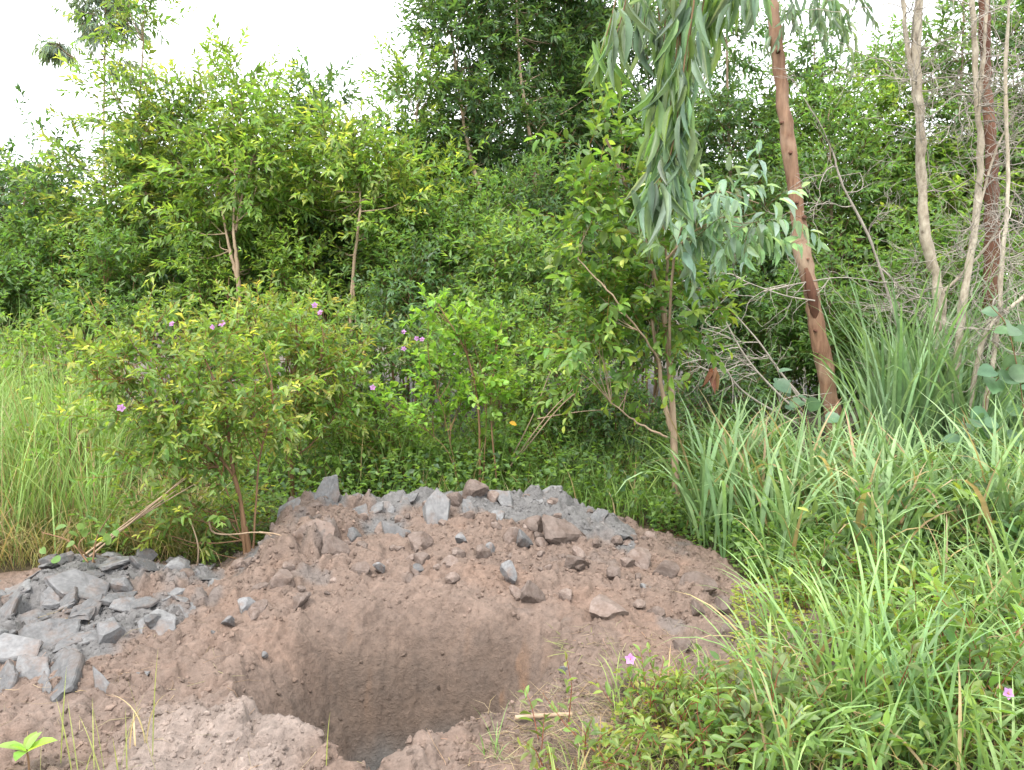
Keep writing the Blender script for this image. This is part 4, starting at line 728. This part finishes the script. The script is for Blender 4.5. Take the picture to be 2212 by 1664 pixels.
# crown above the picture and at its upper edge
O = np.vstack([np.array((2.1, 7.0, 6.0)) + rng.normal(size=(70, 3)) * np.array((.8, .7, .7)), np.array([P(U(1690, 1850), U(-90, 10), 7.2 + U(-.4, .4)) for _ in range(26)])])
D = rng.normal(0, .5, O.shape) + np.array((0, 0, -1.0)); Lv = leaves_on(O, D, U(.3, .6, len(O)), 10, .17, .17, BLUEG, (.2, .27, .12), U(0, .5, len(O)), 1.5)
cl = [tube(np.array([sp[-10], (sp[-10] + o) / 2 + (0, 0, .2), o]), (.012, .007, .003), 4, TAN, 5) for o in O[::5]]
f = obj('crown', [instance(T_LANCE, *Lv)], M_LEAF, gum, base); f['kind'] = 'stuff'; obj('upper_branches', cl, M_BARK_RED, gum, base)
# ------------------------------------------------------------------ pale bare trees and their twigs
def twig_cloud(starts, dirs, length, r, depth, out, kink=.28, n_child=4, droop=0.0, rate=.62):
    for o, d in zip(starts, dirs):
        n = 7; pts = [o]; d = unit(d); st = length * U(.7, 1.3) / n
        for _ in range(n): d = unit(d + rng.normal(0, kink, 3) + np.array((0, 0, -droop))); pts.append(pts[-1] + d * st)
        pts = np.array(pts); out.append(tube(pts, np.linspace(r, r * .45, n + 1), 4 if r > .004 else 3, TAN))
        if depth:
            k = rng.integers(1, n + 1, n_child); s2 = pts[k]; base_d = unit(pts[k] - pts[k - 1])
            twig_cloud(s2, base_d + rng.normal(0, .75, (n_child, 3)), length * rate, r * .6, depth - 1, out, kink, n_child, droop, rate)
def bare_tree(label, d, stems, r, bark, twig_n, group=None, tl=.55, tdepth=2, name='bare_tree', zlo=1.0, childn=4):
    S = [np.array([P(a, b, d + (q[0] if q else 0)) for a, b, *q in t]) for t in stems]; base = np.array((S[0][0][0], S[0][0][1], gz(S[0][0][0], S[0][0][1]) - .03)); S[0][0] = base
    root = empty(name, base); tag(root, label, 'tree', group); tw = []
    for k, (t, r_) in enumerate(zip(S, r)):
        sp = smooth_path(t, 40); sp = sp + rng.normal(0, r_ * .10, sp.shape); obj('trunk' if k == 0 else 'stem', [tube(sp, np.linspace(r_, r_ * .45, 40) * (1 + .12 * rng.normal(size=40)), 12, TAN, None, .14)], bark, root, base)
        ok = sp[(sp[:, 2] > zlo) & (sp[:, 2] < 4.6)]
        if len(ok) and twig_n:
            m = max(1, int(twig_n * len(ok) / 40)); i0 = rng.integers(0, len(ok), m); dirs = rng.normal(size=(m, 3)) * np.array((1, .7, .45)) + np.array((0, -.1, .12)); twig_cloud(ok[i0], dirs, tl, .006, tdepth, tw, .26, childn)
    if tw: tag(obj('twigs', tw, M_TWIG, root, base), kind='stuff')
    return root
bare_tree('pale flaky barked tree with bare grey twigs standing in the blue green grass', 6.6, [[(2012, 1000), (2015, 800), (2030, 690), (2022, 600), (1998, 500), (1990, 330), (1980, 160), (1985, 0), (1990, -150)], [(1985, 230), (1962, 120), (1950, 0), (1930, -120)], [(2028, 640), (2080, 590), (2140, 520), (2190, 430)]], [.06, .024, .014], M_BARK_PALE, 13)
bare_tree('second pale tree with crooked stem and dead twigs beside the thick dark trunk', 6.4, [[(2050, 1010), (2070, 760), (2085, 620), (2105, 500), (2118, 330), (2108, 180), (2100, 0), (2095, -150)], [(2112, 250), (2125, 120), (2135, -60)], [(2110, 470), (2150, 330), (2200, 230)]], [.036, .02, .011], M_BARK_PALE, 13)
bare_tree('thin pale stem rising behind the round leaved creeper', 6.1, [[(2100, 1030), (2150, 740), (2165, 560), (2178, 400), (2172, 200), (2180, 0), (2185, -120)], [(2090, 900, .1), (2130, 720), (2212, 640), (2280, 560)]], [.02, .02], M_BARK_PALE, 15, zlo=1.3)
bare_tree('thick dark reddish trunk standing behind the pale bare stems', 7.4, [[(2136, 1000), (2140, 700), (2142, 400), (2130, 150), (2125, -150)]], [.078], M_BARK_DARK, 0, name='dark_tree')
bare_tree('thin leaning dead stem between the red trunk and the pale tree', 7.0, [[(1990, 980), (1960, 800), (1925, 660), (1880, 520), (1820, 400), (1800, 330)], [(1905, 580), (1960, 640), (2000, 690)]], [.016, .01], M_TWIG, 9, tl=.6, zlo=.9)
# dead branches under the red trunk
base = P(1745, 905, 6.7); base[2] = gz(base[0], base[1]); dead = empty('dead_branches', base); tag(dead, 'fallen tangle of dry branches with fine bare twigs under the red trunk', 'branches')
tw = []
for k, st in enumerate([[(1745, 905), (1680, 850), (1610, 770), (1555, 670)], [(1750, 880), (1690, 810), (1640, 740), (1580, 670)], [(1730, 920), (1640, 870), (1590, 830), (1545, 760)], [(1760, 650), (1700, 640), (1640, 620), (1590, 600)], [(1650, 630), (1740, 610), (1830, 600), (1950, 620)]]):
    q = smooth_path([P(a, b, 6.7 + .06 * k) for a, b in st], 16); 
    if k == 0: q[0][2] = base[2]
    obj('branch', [tube(q, (.012, .009, .005) if k < 3 else (.007, .005, .003), 7, TAN, None, .15)], M_TWIG, dead, base)
    i0 = rng.integers(3, 16, 5); twig_cloud(q[i0], rng.normal(size=(5, 3)) * np.array((1, .5, .6)) + np.array((-.6 if k < 4 else .5, 0, .1)), .42, .0055, 2, tw, .2, 3)
tag(obj('twigs', tw, M_TWIG, dead, base), kind='stuff')
p = P(1540, 800, 6.2); wl = instance(T_LONG, np.tile(p, (6, 1)) + rng.normal(0, .015, (6, 3)), frames(rng.normal(0, .35, (6, 3)) + np.array((0, 0, -1.0)), rng.normal(size=(6, 3)) + np.array((0, -1, 0))), np.stack((U(.04, .06, 6), U(.14, .22, 6), U(.1, .2, 6)), -1), jitter((.26, .12, .07), 6))
tag(obj('withered_leaves', [wl], M_DRY, dead, base), kind=None)
# dry crossed twigs behind the mound
for lab, d, sts in (('brown dry twigs crossing behind the crest beside the lime green plant', 6.1, [[(1100, 1010), (1180, 900), (1260, 820)], [(1110, 1000), (1230, 860), (1330, 820)], [(1105, 990), (1150, 900), (1190, 800)], [(1160, 905), (1250, 890), (1320, 885)]]),
                    ('bundle of long dry stalks leaning from the low heap up into the shrub', 4.25, [[(175, 1205), (300, 1110), (420, 1020)], [(180, 1200), (290, 1125), (430, 1040)], [(190, 1205), (330, 1090), (400, 1030)], [(185, 1210), (270, 1140), (380, 1060)]]),
                    ('pale curled dead branch with forked tip lying at the shrub foot', 4.3, [[(452, 1125), (460, 1150), (500, 1155), (560, 1150), (600, 1165), (640, 1190)], [(560, 1150), (600, 1155), (630, 1172)], [(425, 1235), (428, 1180), (410, 1120)], [(600, 1168), (625, 1200), (632, 1225)]])):
    b0 = P(*sts[0][0], d); base = np.array((b0[0], b0[1], gz(b0[0], b0[1]))); root = empty('dry_branch', base); tag(root, lab, 'branch')
    for st in sts:
        q = smooth_path([P(a, b, d + U(-.04, .04)) for a, b in st], 14); obj('stick', [tube(q, (.006, .0045, .0025), 6, TAN, None, .15)], M_BARK_TAN, root, base)
# ------------------------------------------------------------------ creepers with large round leaves
def creeper(label, d, paths, n, lf, colr, seedup=.2):
    b0 = P(*paths[0][0], d); base = np.array((b0[0], b0[1], gz(b0[0], b0[1]))); root = empty('round_leaved_creeper', base); tag(root, label, 'creeper')
    for st in paths:
        q = smooth_path([P(a, b, d + U(-.1, .1)) for a, b in st], 20); q[0][2] = max(q[0][2], gz(q[0][0], q[0][1])); v = obj('vine', [tube(q, (.005, .003), 5, TAN)], M_STEM, root, base)
        i0 = rng.integers(2, 20, n); pos = q[i0] + rng.normal(0, .05, (n, 3)); ax = rng.normal(size=(n, 3)) * np.array((1, .6, .4)) + np.array((0, -.2, -.3)); up = np.array((0, -.6, .7)) + rng.normal(0, .35, (n, 3)); s = lf * U(.6, 1.25, n)
        single_leaves(v, base, T_ROUND, 'round', pos, frames(ax, up), np.stack((s * .85, s, s), -1), jitter(colr, n, .25, .08))
creeper('creeper with large round blue green leaves climbing the bare stems', 5.4, [[(2180, 1060), (2150, 960), (2130, 860), (2190, 780)], [(2200, 1060), (2212, 900), (2180, 720), (2140, 660)], [(2190, 1060), (2240, 820), (2212, 640)], [(2160, 1060), (2090, 930), (2080, 900)]], 9, .14, (.12, .21, .12))
creeper('creeper with bright heart shaped leaves at the end of the low heap', 4.1, [[(200, 1215), (210, 1160), (240, 1110)], [(190, 1215), (150, 1170), (90, 1150)], [(205, 1215), (170, 1180), (195, 1150)]], 5, .06, (.17, .28, .08))
creeper('creeper with a few grey green leaves over the dead branches', 6.1, [[(1740, 1010), (1720, 880), (1680, 820)], [(1745, 1010), (1740, 900), (1690, 850)]], 5, .12, (.12, .21, .13))
# ------------------------------------------------------------------ foreground tufts, stalks and sticks
def tuft(label, px, py, n, Lr, wr, c0, c1, lean=(.05, .6), curl=(.3, 1.6), wind=None, name='grass_tuft', spread=.04, top=None):
    p = hit(px, py) if top is None else np.array((*P(px, py, top)[:2], 0)); base = np.array((p[0], p[1], gz(p[0], p[1]) - .01)); root = empty(name, base); tag(root, label, 'grass tuft')
    az = U(0, 6.28, n) if wind is None else rng.normal(wind, .9, n); r = np.stack((rng.normal(0, spread, n), rng.normal(0, spread, n), np.zeros(n)), -1)
    for k in range(n):
        ch = blades(r[k:k + 1], az[k:k + 1], U(*Lr, 1), U(*wr, 1), U(*lean, 1), U(*curl, 1), 9, jitter(c0, 1, .2, .06), jitter(c1, 1, .2, .06)); obj('blade', [ch], M_GRASS, root)
G0, G1 = (.16, .27, .08), (.28, .42, .16)
tuft('tall tuft of broad arching blades beside the red stemmed sprig', 1830, 1690, 34, (.5, .95), (.012, .022), G0, G1, top=2.75)
tuft('tuft of long arching blades leaning over the creeper mat', 1900, 1560, 28, (.45, .85), (.010, .018), G0, G1, wind=math.pi, top=3.1)
tuft('tuft of upright bluish blades at the foot of the pink flowered sprig', 1980, 1700, 24, (.4, .8), (.010, .016), (.12, .22, .09), (.22, .36, .16), (.0, .35), top=2.55)
tuft('stiff upright tuft near the orange dry stalk', 2200, 1420, 26, (.6, 1.0), (.012, .02), G0, G1, (.0, .4), (.2, 1.2), top=3.5)
tuft('tuft of grass arching towards the bare slope of the mound', 1680, 1450, 20, (.35, .6), (.008, .014), G0, G1, wind=math.pi, top=3.45)
tuft('leaning pale tuft behind the mound beside the sapling trunk', 1370, 1120, 10, (.3, .5), (.012, .018), (.2, .3, .09), (.36, .48, .16), (.2, .7), (.1, .8), wind=.3)
tuft('small tuft of thin blades on the pit rim', 1065, 1660, 12, (.12, .3), (.003, .007), G0, G1, (.0, .5), (.1, .8), spread=.02)
tuft('flattened clump of cut grass lying on the bare soil', 1250, 1395, 30, (.10, .22), (.003, .006), (.22, .28, .08), (.34, .36, .14), (1.1, 1.5), (.0, .3), spread=.05, name='cut_grass')
tuft('thin yellowish stalks standing on the near soil', 230, 1690, 14, (.2, .5), (.003, .005), (.26, .3, .1), (.36, .38, .14), (.0, .35), (.0, .6), spread=.09, top=2.5)
tuft('lone yellow green stalk standing in front of the pit', 712, 1700, 2, (.22, .3), (.003, .004), (.3, .36, .1), (.36, .4, .14), (.0, .1), (.0, .2), spread=.005, top=2.45)
tuft('bent dry straw stalks arching over the near soil', 295, 1620, 4, (.18, .34), (.005, .008), (.45, .36, .22), (.5, .4, .26), (.0, .2), (.8, 2.2), spread=.03)
b = hit(60, 1690); b = np.array((P(62, 1690, 2.45)[0], 2.45, 0)); b[2] = gz(b[0], b[1]); sd_ = empty('seedling', b); tag(sd_, 'small broad leaved seedling sprouting from the near soil', 'plant')
st = obj('stem', [tube(np.array([(0, 0, -.01), (.005, 0, .06), (.0, 0, .11)]), (.004, .003), 6, TAN, 8)], M_STEM, sd_)
az = np.array([.2, 3.4, 1.7, 4.9, 1.0, 4.0]); ax = np.stack((np.cos(az), np.sin(az), np.array([.5, .55, .6, .4, 1.2, 1.3])), -1); s = np.array([.10, .095, .08, .085, .07, .065])
single_leaves(st, np.zeros(3), T_OVAL, 'oval', np.tile((0, 0, .10), (6, 1)), frames(ax, np.tile((0, 0, 1.), (6, 1))), np.stack((s * .5, s, s), -1), jitter((.26, .42, .09), 6, .15))
def lying(label, a, bb, r, material, name='stick', cat='stick', lift=.01):
    p, q = hit(*a), hit(*bb); m = (p + q) / 2; pts = np.array([p, m + rng.normal(0, .01, 3), q]); pts[:, 2] = ground_z(pts[:, 0], pts[:, 1], True) + r * .9 + lift
    base = pts[0].copy(); tag(obj(name, [tube(pts, (r, r * .95, r * .8), 8, TAN, 12, .12)], material, None), label, cat)
lying('smooth pale stick lying on the soil at the near edge of the pit', (1112, 1572), (1235, 1558), .0095, M_BARK_TAN)
lying('thin orange dry stalk lying over the grass', (2095, 1205), (2212, 1145), .005, M_BARK_TAN, 'dry_stalk', 'stalk', .32)
fy = hit(1100, 912) if False else P(1100, 912, 5.7); yl = obj('yellow_leaf', [instance(T_OVAL, np.array([(0, 0, 0.)]), frames(np.array([(.9, -.2, -.3)]), np.array([(.2, -.8, .5)])), np.array([(.035, .06, .06)]), np.array([(.62, .34, .03)]))], M_LEAF); yl.location = fy
tag(yl, 'single yellow leaf caught in twigs behind the crest', 'leaf')
# straw and root litter
n = 3600; xy = np.stack((np.concatenate((U(-2.6, .9, n // 2), U(-.1, .55, n // 2))), np.concatenate((U(2.35, 3.6, n // 2), U(2.4, 3.05, n // 2)))), -1); xy = xy[(pit_sd(xy[:, 0], xy[:, 1]) < -.02)]; m = len(xy); keep = rng.random(m) < .25 + .75 * sst(-.2, .35, xy[:, 0]); xy = xy[keep]; m = len(xy)
o = np.stack((xy[:, 0], xy[:, 1], ground_z(xy[:, 0], xy[:, 1], True) + .004), -1); dd = rng.normal(size=(m, 3)) * np.array((1, 1, .12))
tag(obj('straw_litter', [sticks(o, dd, U(.03, .16, m), U(.0007, .0016, m), jitter((.32, .25, .16), m), .12)], M_DRY), 'dry straw and root bits strewn on the soil round the pit', 'litter', kind='stuff')
